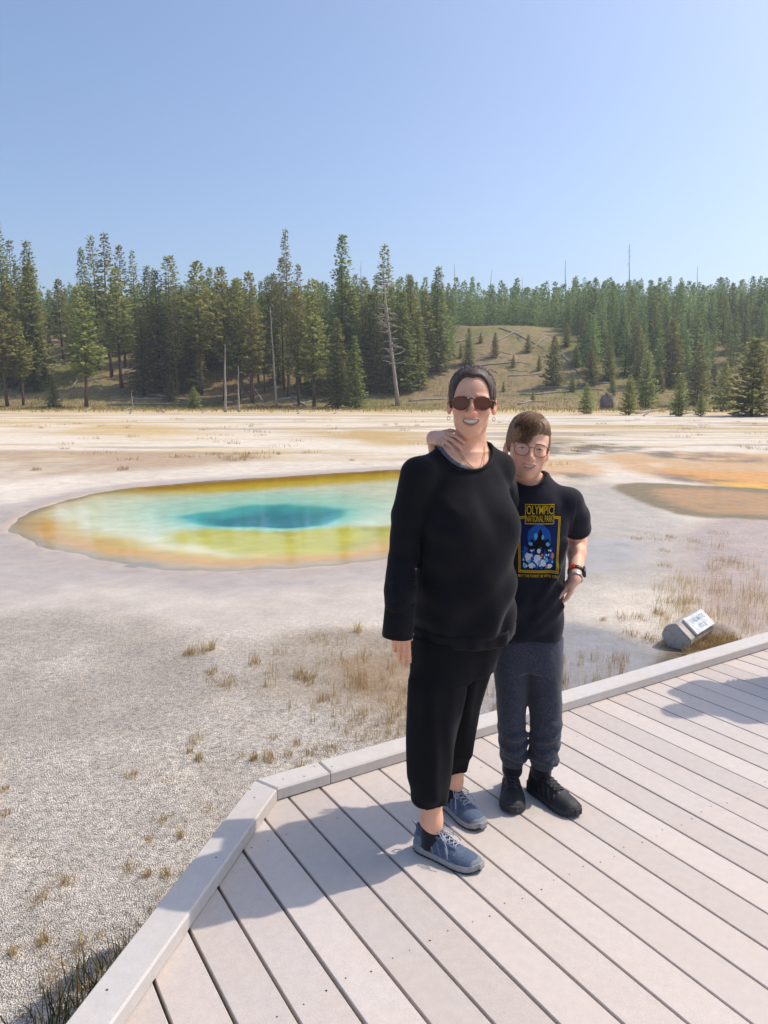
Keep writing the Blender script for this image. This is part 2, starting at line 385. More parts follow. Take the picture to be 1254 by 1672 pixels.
def mat_water():
    m = NT('spring_water'); P = m.coord('Object')
    t = m.n('ShaderNodeBsdfTransparent'); m.val(t.inputs[0], (.93, .98, .97))
    g = m.n('ShaderNodeBsdfGlossy'); g.inputs['Roughness'].default_value = .05
    f = m.n('ShaderNodeFresnel'); f.inputs[0].default_value = 1.333
    mp = m.n('ShaderNodeMapping'); m.l(P, mp.inputs[0]); mp.inputs['Scale'].default_value = (1, .6, 1)
    nb = m.bump(m.noise(mp.outputs[0], 9, 4, .6), .25, .006)
    m.l(nb, g.inputs['Normal']); m.l(nb, f.inputs['Normal'])
    x = m.n('ShaderNodeMixShader'); m.l(f.outputs[0], x.inputs[0]); m.l(t.outputs[0], x.inputs[1]); m.l(g.outputs[0], x.inputs[2])
    m.l(x.outputs[0], m.out.inputs[0]); return m.mat
W = MB(); ctr = POOL.mean(0)
ring = [(p[0] + (p[0] - ctr[0]) * .05, p[1] + (p[1] - ctr[1]) * .05, G - .005) for p in POOL]
W.add(ring, [tuple(range(len(ring)))[::-1]])
me = W.mesh('pool_water'); assert me.polygons[0].normal.z > 0; tag(link('pool_water', me, None, mat_water()), 'clear turquoise water of the hot spring with gold rim', None, None, 'structure')

# ================================================================ boardwalk
KD = R(31.7); KV = Vector((math.cos(KD), math.sin(KD), 0)); DV = Vector((math.sin(KD), -math.cos(KD), 0)); OV = Vector((-.415, 2.659, 0))
def sr(s, r, z=0): return OV + KV * s + DV * r + Vector((0, 0, z))
LK = R(77.0); LV = Vector((-math.cos(LK), -math.sin(LK), 0)); LN = Vector((-math.sin(LK), math.cos(LK), 0))   # along left kerb, outward normal
l_s, l_r = LV.dot(KV), LV.dot(DV); SLOPE = l_r / l_s
def mat_deck(name, tint):
    m = NT(name); P = m.coord('Object'); oi = m.n('ShaderNodeObjectInfo')
    g = m.noise(P, 420, 3, .6); st = m.noise(P, 2.2, 6, .6); fine = m.noise(P, 30, 5, .6)
    c = m.mix(m.mapr(st, .38, .68, 0, .55), tuple(tint), tuple(np.array(tint) * (1.02, .93, .84)))
    c = m.mix(1.0, c, m.mapr(oi.outputs['Random'], 0, 1, .90, 1.06), 'MULTIPLY')
    c = m.mix(1.0, c, m.mapr(g, .3, .7, .86, 1.12), 'MULTIPLY'); c = m.mix(1.0, c, m.mapr(fine, .3, .7, .95, 1.05), 'MULTIPLY')
    scuff = m.noise(P, 11, 8, .75); c = m.mix(m.mapr(scuff, .64, .74, 0, .25), c, (.32, .28, .25))
    b = m.bsdf(c, m.mapr(fine, .3, .7, .55, .72), .35); m.l(m.bump(g, .25, .0012), b.inputs['Normal']); return m.mat
M_DECK = mat_deck('deck_board', srgb(198, 189, 182)); M_KERB = mat_deck('kerb_board', srgb(202, 196, 190))
M_JOIST = simple('joist_timber', srgb(70, 58, 48), .9); M_SCREW = simple('screw_steel', srgb(52, 46, 44), .5, Metallic=.5)
boardwalk = tag(empty('boardwalk', (0, 0, 0)), 'beige composite plank boardwalk with low kerb', None, None, 'structure')
def chamfer_prism(top, z1, z0, c=.003):
    """top: CCW outline (Vector xy); a slab with a chamfered upper edge"""
    n = len(top); cen = sum(top, Vector()) / n; v = []; f = []
    ins = []
    for i in range(n):
        a, b, d = top[i - 1], top[i], top[(i + 1) % n]
        e1 = (b - a).normalized(); e2 = (d - b).normalized(); n1_ = Vector((-e1.y, e1.x, 0)); n2_ = Vector((-e2.y, e2.x, 0))
        k = n1_ + n2_; k = k / max(k.dot(n1_), .2); ins.append(b + k * c)
    for p in ins: v.append((p.x, p.y, z1))
    for p in top: v.append((p.x, p.y, z1 - c))
    for p in top: v.append((p.x, p.y, z0))
    f.append(tuple(range(n)))
    for i in range(n):
        j = (i + 1) % n; f.append((n + i, n + j, j, i)); f.append((2 * n + i, 2 * n + j, n + j, n + i))
    f.append(tuple(range(3 * n - 1, 2 * n - 1, -1))); return v, f
PW = .1385; s0 = .049 - PW * 32; R_END = 4.3
screws = MB()
gr = random.Random(3)
s = s0
while s < 9.0:
    gap = gr.choice([.0045, .005, .006, .008]) + (.0035 if s < .2 else 0)
    a, b = s + gap / 2, s + PW - gap / 2
    ra = (a * SLOPE if a < 0 else 0) - .085; rb = (b * SLOPE if b < 0 else 0) - .085
    if a < 0: ra -= .05
    if b < 0: rb -= .05
    dz = gr.uniform(-.0012, .0012)
    if max(ra, rb) < R_END - .1:
        q = [sr(a, R_END), sr(b, R_END), sr(b, rb), sr(a, ra)]
        base = sr(a, max(ra, rb))
        v, f = chamfer_prism([p - base for p in q], dz, -.030, .0022)
        mb = MB(); mb.add(v, f); mb.build('plank', M_DECK, boardwalk, loc=base)
        for k, rr in enumerate((.22, .92, 1.62, 2.35, 3.1)):
            for off in (.26, .74):
                r_ = rr + gr.uniform(-.012, .012) + (.0 if s > 0 else .0)
                if r_ > max(ra, rb) + .13:
                    p = sr(s + PW * off + gr.uniform(-.008, .008), r_, dz + .0005)
                    rad = gr.uniform(.0018, .0032); n = 7
                    screws.add([(p.x + rad * math.cos(6.283 * i / n), p.y + rad * math.sin(6.283 * i / n), p.z) for i in range(n)], [tuple(range(n))])
    s += PW
o = screws.build('screw_head', M_SCREW, boardwalk); tag(o, kind='stuff')
def kerb_piece(outline, z0=.005, z1=.052):
    base = outline[0].copy(); v, f = chamfer_prism([p - base for p in outline], z1, z0, .006)
    mb = MB(); mb.add(v, f); return mb.build('kerb_board', M_KERB, boardwalk, loc=base)
KW = .112
mit = None
# outer corner of the mitre: intersection of both outer lines
def isect(p, d, q, e):
    den = d.x * e.y - d.y * e.x; t = ((q.x - p.x) * e.y - (q.y - p.y) * e.x) / den; return p + d * t
OC = isect(OV - DV * KW, KV, OV + LN * KW, LV)
g_ = .002
kerb_piece([OV + KV * g_, sr(.232, 0), sr(.232, -KW), OC + KV * g_])
kerb_piece([sr(.236, 0), sr(3.86, 0), sr(3.86, -KW), sr(.236, -KW)])
kerb_piece([sr(3.865, 0), sr(9.0, 0), sr(9.0, -KW), sr(3.865, -KW)])
kerb_piece([OV + LV * g_, OC + LV * g_, OC + LV * 4.6, OV + LV * 4.6])
for ks, kr in [(.04, -.05), (.17, -.03), (.2, -.075), (.27, -.035), (1.0, -.06), (1.75, -.05), (2.6, -.05), (3.4, -.05), (4.2, -.05)]:
    pass
ks = MB()
for p in [sr(.05, -.055), sr(.13, -.03), sr(.2, -.08), sr(.26, -.04), sr(.95, -.05), sr(1.45, -.06), sr(2.62, -.05), sr(3.3, -.05), OV + LV * .08 + LN * .06, OV + LV * .45 + LN * .04, OV + LV * 1.02 + LN * .07, OV + LV * .03 + LN * .1]:
    ks.add([(p.x + .0035 * math.cos(6.283 * i / 7), p.y + .0035 * math.sin(6.283 * i / 7), .0526) for i in range(7)], [tuple(range(7))])
tag(ks.build('screw_head', M_SCREW, boardwalk), kind='stuff')
# structure below: fascia boards and joists
def beam(a, b, w, z0, z1, name):
    d = (b - a).normalized(); n_ = Vector((-d.y, d.x, 0)) * w / 2
    base = a.copy(); v, f = chamfer_prism([p - base for p in (a - n_, b - n_, b + n_, a + n_)], z1, z0, .003)
    mb = MB(); mb.add(v, f); mb.build(name, M_JOIST, boardwalk, loc=base)
beam(sr(.1, -.05), sr(9, -.05), .04, -.30, -.034, 'fascia_board'); beam(OV + LV * .02 + LN * .06, OV + LV * 4.5 + LN * .06, .04, -.30, -.034, 'fascia_board')
for rr in (.22, .92, 1.62, 2.35, 3.1, 3.9): beam(sr(max(-4.0, rr / SLOPE + .1), rr), sr(9, rr), .05, -.24, -.033, 'joist')
# ================================================================ conifers
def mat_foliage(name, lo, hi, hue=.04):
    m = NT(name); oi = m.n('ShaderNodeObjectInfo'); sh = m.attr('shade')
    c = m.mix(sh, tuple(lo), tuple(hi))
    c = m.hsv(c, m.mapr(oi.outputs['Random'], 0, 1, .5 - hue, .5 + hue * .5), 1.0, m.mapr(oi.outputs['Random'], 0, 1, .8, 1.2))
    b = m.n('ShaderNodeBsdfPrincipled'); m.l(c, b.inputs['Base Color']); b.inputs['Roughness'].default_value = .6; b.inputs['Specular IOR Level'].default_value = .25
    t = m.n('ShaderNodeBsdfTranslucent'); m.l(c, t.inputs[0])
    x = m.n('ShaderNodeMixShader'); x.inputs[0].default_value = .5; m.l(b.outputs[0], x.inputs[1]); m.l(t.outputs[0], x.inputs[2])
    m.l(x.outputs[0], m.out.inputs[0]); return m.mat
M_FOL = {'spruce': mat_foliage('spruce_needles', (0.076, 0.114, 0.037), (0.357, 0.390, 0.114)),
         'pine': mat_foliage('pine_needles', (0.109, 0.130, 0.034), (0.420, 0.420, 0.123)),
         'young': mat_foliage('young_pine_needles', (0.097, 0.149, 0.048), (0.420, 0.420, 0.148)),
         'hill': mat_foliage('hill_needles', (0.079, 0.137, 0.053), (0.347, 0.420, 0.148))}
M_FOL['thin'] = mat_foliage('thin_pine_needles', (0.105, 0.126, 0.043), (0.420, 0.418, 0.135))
def mat_bark(name, a, b_):
    m = NT(name); P = m.coord('Object', (1, 1, .15)); nz = m.noise(P, 9, 6, .7)
    c = m.ramp(nz, [(.3, tuple(a)), (.7, tuple(b_))]); b = m.bsdf(c, .9, .2); m.l(m.bump(nz, .6, .03), b.inputs['Normal']); return m.mat
M_BARK = mat_bark('conifer_bark', srgb(62, 50, 42), srgb(128, 108, 92)); M_DEAD = mat_bark('weathered_wood', srgb(112, 104, 98), srgb(196, 186, 174))
M_DEADD = mat_bark('grey_deadwood', srgb(92, 84, 78), srgb(160, 150, 140))

def needle_cards(P, U, Wd, rng, name, shade):
    """P base points, U long axis vectors, Wd half-width vectors -> kite shaped needle sprays"""
    n = len(P); V = np.empty((n, 4, 3)); V[:, 0] = P; V[:, 1] = P + U * .45 + Wd; V[:, 2] = P + U; V[:, 3] = P + U * .45 - Wd
    V[:, 2, 2] -= .12 * np.linalg.norm(U, axis=1)
    return V.reshape(-1, 3), np.arange(n * 4).reshape(-1, 4), np.repeat(shade, 4)
def crown_arrays(kind, H, seed, dens=1.0):
    rg = np.random.default_rng(seed); P = []; U = []; Wd = []; sh = []
    if kind == 'spruce': z0, Rm, step, nb, card = .05 * H, .150 * H, .018 * H / dens, 6, .036 * H
    elif kind == 'pine': z0, Rm, step, nb, card = rg.uniform(.18, .36) * H, .135 * H, .021 * H / dens, 6, .040 * H
    elif kind == 'thin': z0, Rm, step, nb, card = rg.uniform(.35, .5) * H, .075 * H, .020 * H / dens, 5, .030 * H
    else: z0, Rm, step, nb, card = .02 * H, .24 * H, .027 * H / dens, 6, .060 * H
    if dens >= .6: card *= .76; nb += 1
    z = z0; ph = 0
    lob = rg.uniform(.7, 1.15, 40)
    while z < H * .985:
        t = (z - z0) / (H - z0)
        if kind == 'spruce': prof = (1 - t) ** .85 * min(1, .55 + t * 5)
        elif kind in ('pine', 'thin'): prof = (1 - t) ** .78 * min(1, .4 + t * 2.6) * 1.12 * lob[int(t * 14)]
        else: prof = (1 - t) ** .72 * min(1, .6 + t * 4)
        L0 = Rm * prof + .012 * H
        for k in range(nb):
            if kind in ('pine', 'thin') and rg.random() < .16: continue
            az = ph + k * 2 * math.pi / nb + rg.normal(0, .25); L = L0 * rg.uniform(.62, 1.12)
            if rg.random() < .06: L *= 1.25
            el0 = {'spruce': -.18 + .55 * t, 'pine': .05 + .5 * t, 'thin': -.1 + .6 * t, 'young': .12 + .5 * t}[kind] + rg.normal(0, .1)
            nc = max(3, int(L / card * 2.6 * dens ** .5))
            for j in range(nc):
                f = (j + rg.random()) / nc; f = (.22 + .78 * f) if kind in ('pine', 'thin') else (.08 + .92 * f)
                d = np.array([math.cos(az), math.sin(az), 0.0]); el = el0 + (.35 * f if kind != 'spruce' else -.25 * f + .4 * f * f)
                p = d * L * f * math.cos(el0) + np.array([0, 0, z + L * f * math.sin(el0)]) + rg.normal(0, .16 * card, 3)
                side = rg.choice([-1, 1]) * rg.uniform(.2, 1.1)
                du = np.array([math.cos(az + side), math.sin(az + side), math.tan(el) + rg.normal(0, .3)]); du /= np.linalg.norm(du)
                ln = card * rg.uniform(.65, 1.25) * (1.15 - .5 * t)
                w = np.cross(du, [0, 0, 1] + rg.normal(0, .55, 3)); w /= max(np.linalg.norm(w), 1e-6)
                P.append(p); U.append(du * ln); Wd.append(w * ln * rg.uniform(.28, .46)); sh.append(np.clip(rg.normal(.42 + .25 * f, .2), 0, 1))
        ph += 2.4; z += step * rg.uniform(.7, 1.3) * (1.15 - .45 * t)
    for j in range(6): P.append(np.array([0, 0, H * (.95 + .008 * j)])); a = rg.uniform(0, 6.28); U.append(np.array([math.cos(a) * .3, math.sin(a) * .3, 1.2]) * card * .6); Wd.append(np.array([-math.sin(a), math.cos(a), 0]) * card * .16); sh.append(.6)
    return needle_cards(np.array(P), np.array(U), np.array(Wd), rg, kind, np.array(sh))
def trunk_mb(kind, H, seed, bare=False):
    rg = random.Random(seed); mb = MB(); r0 = H * {'spruce': .012, 'pine': .0105, 'thin': .009, 'young': .012}[kind]
    bx, by = rg.uniform(-.01, .01) * H, rg.uniform(-.01, .01) * H
    pts = [(bx * math.sin(t * 3), by * math.sin(t * 2.3), t * H * .97 - .4) for t in np.linspace(0, 1, 7)]
    mb.tube(pts, [r0 * (1.25 if i == 0 else 1) * (1 - .92 * i / 6) for i in range(7)], 7)
    nbr = 14 if kind in ('pine', 'thin') else 4
    for i in range(nbr):
        t = rg.uniform(.12, .6) if kind in ('pine', 'thin') else rg.uniform(.05, .3); a = rg.uniform(0, 6.28); L = H * rg.uniform(.02, .06)
        p = Vector((bx * math.sin(t * 3), by * math.sin(t * 2.3), t * H)); q = p + Vector((math.cos(a), math.sin(a), rg.uniform(-.3, .1))) * L
        mb.tube([p, q], [r0 * .18, r0 * .05], 3, False)
    return mb
HREF = {'spruce': 16.0, 'pine': 16.0, 'thin': 16.0, 'young': 8.0}
PROTO = {}
for kind, nvar in (('spruce', 4), ('pine', 5), ('thin', 3), ('young', 5)):
    for i in range(nvar):
        sd = 100 * len(kind) + 17 * i
        V, F, sh = crown_arrays(kind, HREF[kind], sd)
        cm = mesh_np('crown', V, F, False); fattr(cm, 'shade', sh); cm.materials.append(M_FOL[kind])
        tm = trunk_mb(kind, HREF[kind], sd).mesh('trunk', True); tm.materials.append(M_BARK)
        PROTO.setdefault(kind, []).append((tm, cm))
# the same young shape with hillside needle colour
PROTO['hill'] = []
for i in range(6):
    kk = 'young' if i < 4 else 'spruce'
    V, F, sh = crown_arrays(kk, 8.0, 900 + i, .85 if kk == 'young' else .6); V[:, :2] *= 1.05 if kk == 'young' else 1.3
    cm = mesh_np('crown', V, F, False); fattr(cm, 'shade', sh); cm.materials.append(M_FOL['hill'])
    tm = trunk_mb('young', 8.0, 900 + i).mesh('trunk', True); tm.materials.append(M_BARK); PROTO['hill'].append((tm, cm))
HREF['hill'] = 8.0
tr = random.Random(5)
def tree(kind, name, p, h, label, group=None, wid=1.0, var=None, lean=None):
    v = PROTO[kind][tr.randrange(len(PROTO[kind])) if var is None else var]
    e = empty(name, p, label, 'tree', group, tr.uniform(0, 6.28))
    sc = h / HREF[kind]; e.scale = (sc * wid, sc * wid, sc)
    if lean: e.rotation_euler = (lean[0], lean[1], e.rotation_euler.z)
    link('trunk', v[0], e); link('crown', v[1], e); return e
def hit_ground(px, py, y0=60, y1=260):
    r = ray(px, py); ys = np.linspace(y0, y1, 1600); t = ys / r.y
    zz = CAM_H + r.z * t; tt = terrain(r.x * t, ys); k = np.nonzero(zz <= tt)[0]
    i = k[0] if len(k) else len(ys) - 1
    return Vector((r.x * t[i], ys[i], tt[i]))
def tree_px(kind, name, px, top, base, label, Y=None, wid=1.0, var=None, group=None):
    if Y is None: p = hit_ground(px, base)
    else:
        x = ray(px, 500).x / ray(px, 500).y * Y; p = Vector((x, Y, tz(x, Y)))
    h = at(px, top, p.y).z - p.z
    return tree(kind, name, p, h, label, group, wid, var)
T = [
 ('spruce', 'spruce_tree', 4, 360, 0, 'tall slender spruce cut by the left picture edge', 100, .75),
 ('thin', 'pine_tree', 22, 392, 0, 'thin lodgepole pine just right of the leftmost spruce', 103, .9),
 ('spruce', 'spruce_tree', 50, 392, 0, 'pointed dark spruce, third tall tree from the left edge', 98, .85),
 ('pine', 'pine_tree', 12, 505, 664, 'olive green bushy pine at the left picture edge', None, 1.5),
 ('pine', 'pine_tree', 38, 525, 662, 'short olive pine in front of the left spruces', None, 1.2),
 ('pine', 'pine_tree', 104, 455, 588, 'dark pine with bare trunk on the yellow slope', None, 1.25),
 ('pine', 'pine_tree', 141, 465, 665, 'large olive green pine leaning over the edge of the flat', None, 1.25),
 ('spruce', 'spruce_tree', 137, 405, 0, 'dark spruce top rising left of a cluster of tall thin pines', 104, .7),
 ('thin', 'pine_tree', 155, 383, 0, 'tall thin pine, left of the two tallest in the left cluster', 106, 1.1),
 ('thin', 'pine_tree', 176, 379, 0, 'tallest thin pine of the left cluster', 103, 1.15),
 ('thin', 'pine_tree', 199, 400, 0, 'grey tinged thin pine right of the tallest in the left cluster', 107, 1.0),
 ('thin', 'pine_tree', 220, 408, 0, 'sparse thin pine, rightmost of the left cluster', 108, .9),
 ('pine', 'pine_tree', 199, 436, 634, 'olive pine with long bare trunk below the left cluster', None, 1.25),
 ('spruce', 'spruce_tree', 88, 614, 666, 'small bushy spruce on the grass near the left edge', None, 1.6),
 ('young', 'young_pine', 280, 615, 655, 'low dark green young pine under the middle stand', None, 1.1),
 ('young', 'young_pine', 317, 632, 668, 'round dark bush pine at the edge of the flat', None, 1.6),
 ('spruce', 'spruce_tree', 262, 440, 640, 'dense dark spruce with skirts to the ground, left middle', None, 1.1),
 ('thin', 'pine_tree', 279, 417, 0, 'pine with a dark tufted top above the dense left middle spruce', 99, 1.4),
 ('spruce', 'spruce_tree', 236, 500, 645, 'smaller dark spruce left of the dense left middle spruce', None, 1.2),
 ('pine', 'pine_tree', 329, 427, 645, 'tall pine with pale visible trunk and ragged crown', None, 1.15),
 ('pine', 'pine_tree', 367, 437, 655, 'tall rounded pine left of the pale standing pole', None, 1.05),
 ('pine', 'pine_tree', 386, 455, 0, 'yellowish green pine behind the pale standing pole', 95, 1.1),
 ('pine', 'pine_tree', 412, 443, 658, 'pine with pointed crown between two pale poles', None, 1.0),
 ('thin', 'pine_tree', 468, 373, 0, 'very tall pine with a lone tuft on its bare dead top', 96, .75),
 ('thin', 'pine_tree', 461, 420, 0, 'ragged pine close behind the tuft topped pine', 99, .9),
 ('thin', 'pine_tree', 487, 432, 0, 'brownish sparse pine right of the tuft topped pine', 99, 1.0),
 ('spruce', 'spruce_tree', 560, 383, 0, 'big broad spruce, tallest dense tree of the middle stand', 98, .92),
 ('pine', 'pine_tree', 513, 455, 664, 'olive pine left of the big broad spruce', None, 1.1),
 ('pine', 'pine_tree', 488, 470, 662, 'olive brown pine at the edge of the middle stand', None, 1.0),
 ('spruce', 'spruce_tree', 552, 520, 667, 'dark green spruce standing in front of the big broad spruce', None, 1.15),
 ('spruce', 'spruce_tree', 580, 548, 668, 'small spruce on the right foot of the big broad spruce', None, 1.1),
 ('thin', 'pine_tree', 628, 398, 0, 'sparse grey green pine beside the big dead tree', 97, 1.15),
 ('spruce', 'spruce_tree', 605, 480, 640, 'dark spruce between the big spruce and the dead tree', None, 1.0),
 ('spruce', 'spruce_tree', 650, 455, 0, 'dark spruce behind the big dead tree', 106, .9),
 ('spruce', 'spruce_tree', 670, 452, 0, 'leafy green spruce right of the big dead tree', 102, .95),
 ('spruce', 'spruce_tree', 714, 435, 607, 'tall dark spruce at the left end of the hillside clearing', None, 1.05),
 ('pine', 'pine_tree', 693, 475, 612, 'dark pine left of the tall clearing spruce', None, 1.1),
 ('spruce', 'spruce_tree', 765, 535, 597, 'lone young spruce on the brown clearing above the woman', None, 1.35),
 ('young', 'young_pine', 808, 543, 584, 'small thin pine alone in the middle of the clearing', None, .8),
 ('young', 'young_pine', 903, 549, 632, 'broad open pine on the clearing above the boy', None, .95),
 ('young', 'young_pine', 964, 568, 628, 'dark young pine right of the broad open clearing pine', None, .95),
 ('young', 'young_pine', 994, 565, 622, 'young pine, right one of a dense pair above the boulder', None, 1.0),
 ('young', 'young_pine', 957, 626, 676, 'small round young pine on the meadow left of the boulder', None, 1.1),
 ('young', 'young_pine', 1026, 612, 678, 'young pine just right of the boulder', None, .95),
 ('young', 'young_pine', 1054, 574, 668, 'taller young pine second right of the boulder', None, .9),
 ('young', 'young_pine', 1108, 610, 680, 'dark bushy young pine on the right meadow edge', None, 1.0),
 ('young', 'young_pine', 1143, 640, 684, 'smallest young pine on the right meadow edge', None, 1.0),
 ('young', 'young_pine', 1138, 560, 660, 'medium pine behind the smallest young pine', None, .95),
 ('young', 'young_pine', 1226, 553, 686, 'broad olive pine at the right picture edge', None, 1.5),
 ('young', 'young_pine', 1180, 590, 672, 'dark pine left of the broad olive pine at the right', None, .95),
 ('young', 'young_pine', 964, 515, 590, 'dark pine above the dense pair on the slope', None, .95),
 ('young', 'young_pine', 1040, 530, 612, 'tall young pine on the slope above the boulder', None, .9),
 ('young', 'young_pine', 1094, 520, 630, 'big dark pine on the right slope', None, .95),
]
for i, (k, nm, px, top, base, lb, Yv, wd) in enumerate(T): tree_px(k, nm, px, top, base, lb, Yv, wd * (1.25 if k == 'young' else 1.2))
# unnamed members of the middle stand
for i in range(70):
    px = tr.choice([tr.uniform(225, 690), tr.uniform(225, 690), tr.uniform(0, 60)]); Yv = tr.uniform(96, 116)
    k = tr.choice(['spruce', 'pine', 'pine', 'spruce', 'thin'])
    x = ray(px, 500).x / ray(px, 500).y * Yv
    tree(k, 'spruce_tree' if k == 'spruce' else 'pine_tree', Vector((x, Yv, tz(x, Yv))), tr.uniform(9.5, 14), 'dark conifer inside the dense stand at the foot of the hill', 'conifers of the middle stand', tr.uniform(1.05, 1.45))
for px, base, h in [(752, 585, 2.2), (785, 560, 1.6), (838, 600, 1.8), (862, 575, 2.6), (880, 605, 2.0), (925, 565, 3.4), (940, 600, 3.0), (822, 640, 1.3), (790, 620, 1.2), (870, 655, 1.2), (935, 640, 2.2), (1000, 645, 2.4), (1075, 640, 3.2), (1165, 640, 3.6), (80, 560, 1.8), (70, 640, 1.6)]:
    tree('young', 'young_pine', hit_ground(px, base), h, 'very small young pine growing low on the open grassy slope', 'small young pines on the open slope', tr.uniform(1.1, 1.5))
# hillside forest, nearest as individuals, the rest one mass
def clear(x, y):
    px = 627 + FPX * x / y
    if 735 < px < 900 + 1.0 * (140 - y): return y < 136
    if px >= 900 and y < 134: return tr.random() > sstep(98, 134, y) * .55 + (px > 1000) * .16 * sstep(90, 108, y)
    if 45 < px < 130: return y < 128
    return y < 112
cand = []
for i in range(9000):
    y = tr.uniform(98, 215); x = tr.uniform(-.66, .66) * y
    if clear(x, y): continue
    cand.append((y, x))
cand.sort(); kept = []; grid = {}
for y, x in cand:
    g = 2.2 if y < 160 else 2.9; key = (int(x // g), int(y // g))
    if any((key[0] + a, key[1] + b) in grid and (grid[(key[0] + a, key[1] + b)][0] - x) ** 2 + (grid[(key[0] + a, key[1] + b)][1] - y) ** 2 < g * g for a in (-1, 0, 1) for b in (-1, 0, 1)): continue
    grid[key] = (x, y); kept.append((x, y))
Z = terrain(np.array([k[0] for k in kept]), np.array([k[1] for k in kept]))
stuffV = []; stuffF = []; stuffS = []; nst = 0
LOW = []
for i in range(4):
    V, F, sh = crown_arrays('young', 8.0, 1200 + i, .5); LOW.append((V * np.array([1.0, 1.0, 1]), F, sh))
ind = 0
for (x, y), z in zip(kept, Z):
    h = tr.choice([tr.uniform(4.2, 7.5), tr.uniform(6, 9.2)]) * (1.0 if y < 170 else 1.15)
    infr = abs(x / y) < .56
    if infr and ind < 300:
        tree('hill', 'conifer_tree', Vector((x, y, z)), h, 'green conifer in the dense forest on the upper hillside', 'conifers of the hillside forest', tr.uniform(.8, 1.1)); ind += 1
    else:
        V, F, sh = LOW[tr.randrange(4)]; a = tr.uniform(0, 6.28); sc = h / 8; wv = tr.uniform(.8, 1.1)
        ca, sa = math.cos(a) * sc * wv, math.sin(a) * sc * wv
        stuffV.append(np.stack([V[:, 0] * ca - V[:, 1] * sa + x, V[:, 0] * sa + V[:, 1] * ca + y, V[:, 2] * sc + z], 1)); stuffF.append(F + nst); nst += len(V); stuffS.append(np.clip(sh + tr.uniform(-.12, .12), 0, 1))
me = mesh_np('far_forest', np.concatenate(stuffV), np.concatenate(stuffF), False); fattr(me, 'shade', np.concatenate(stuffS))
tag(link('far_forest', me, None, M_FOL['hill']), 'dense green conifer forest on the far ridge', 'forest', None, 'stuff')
print('forest', ind, len(kept) - ind, nst)

# standing dead trees
def snag(px, top, base, label, Y=None, leanx=0, branches=10, rad=.14, mat=None, bl=.9, crook=0):
    if Y is None: p = hit_ground(px, base)
    else:
        x = ray(px, 500).x / ray(px, 500).y * Y; p = Vector((x, Y, tz(x, Y)))
    q = at(px + leanx, top, p.y); h = q.z - p.z; rg = random.Random(int(px * 7 + top))
    e = empty('dead_tree', p, label, 'dead tree', 'standing dead trees'); mb = MB()
    N = 9; pts = []
    for i in range(N):
        t = i / (N - 1); pts.append(Vector(((q.x - p.x) * t + crook * math.sin(t * 5) + rg.uniform(-.04, .04), rg.uniform(-.05, .05), h * t - (.3 if i == 0 else 0))))
    mb.tube(pts, [rad * (1.35 if i == 0 else 1) * (1 - .8 * i / (N - 1)) for i in range(N)], 7); mb.build('trunk', mat or M_DEAD, e, True)
    for b in range(branches):
        t = rg.uniform(.3, .97); i = min(int(t * (N - 1)), N - 2); f = t * (N - 1) - i; a = pts[i].lerp(pts[i + 1], f)
        an = rg.uniform(0, 6.28); L = bl * rg.uniform(.4, 1.3) * (1.2 - t * .7); d = Vector((math.cos(an), math.sin(an) * .7, rg.uniform(-.35, .5)))
        mid = a + d * L * .5 + Vector((0, 0, rg.uniform(-.05, .1))); bb = MB(); bb.tube([a, mid, a + d * L + Vector((0, 0, rg.uniform(-.15, .25)))], [rad * .3, rad * .2, rad * .06], 4); bb.build('branch', mat or M_DEAD, e, True)
snag(650, 440, 662, 'big pale dead tree with bare spreading branches leaning left', None, -26, 64, .26, M_DEAD, 2.0)
snag(368, 562, 673, 'pale grey broken pole standing alone on the flat edge', None, -1, 0, .13)
snag(390, 598, 673, 'short pale pole right of the broken grey pole', None, -1, 2, .10)
snag(452, 500, 667, 'tall slim grey dead trunk leaning slightly left', None, -11, 4, .14, bl=.5)
snag(470, 372, 0, 'bare upper trunk of the tall tuft topped dead pine', 95.5, -4, 14, .13, M_DEADD)
snag(632, 420, 0, 'slim dead trunk behind the big dead tree', 101, 2, 18, .13, M_DEADD, 1.1)
snag(590, 425, 0, 'thin bare pole right of the big broad spruce', 118, -1, 3, .10, M_DEADD)
snag(745, 430, 0, 'bare pole leaning right above the ridge trees behind the woman', 150, -3, 2, .14, M_DEADD)
snag(795, 440, 0, 'short bare leaning pole above the ridge, second from left', 150, 8, 1, .13, M_DEADD)
snag(920, 425, 0, 'crooked bare trunk leaning right above the ridge over the boy', 148, 6, 3, .16, M_DEADD, .5, .3)
snag(1028, 398, 0, 'tallest ridge snag with short bare side branches', 150, 0, 26, .15, M_DEADD, .9)
snag(1139, 434, 0, 'short bare pole on the right of the ridge', 160, 0, 1, .14, M_DEADD)
snag(170, 440, 0, 'bare pole standing on the skyline at the left', 140, 0, 1, .12, M_DEADD)
snag(853, 452, 0, 'tiny bare pole on the ridge between two leaning snags', 158, 0, 0, .10, M_DEADD)
snag(211, 638, 676, 'short curved grey stick standing on the left flat edge', None, 8, 1, .07, crook=.15)

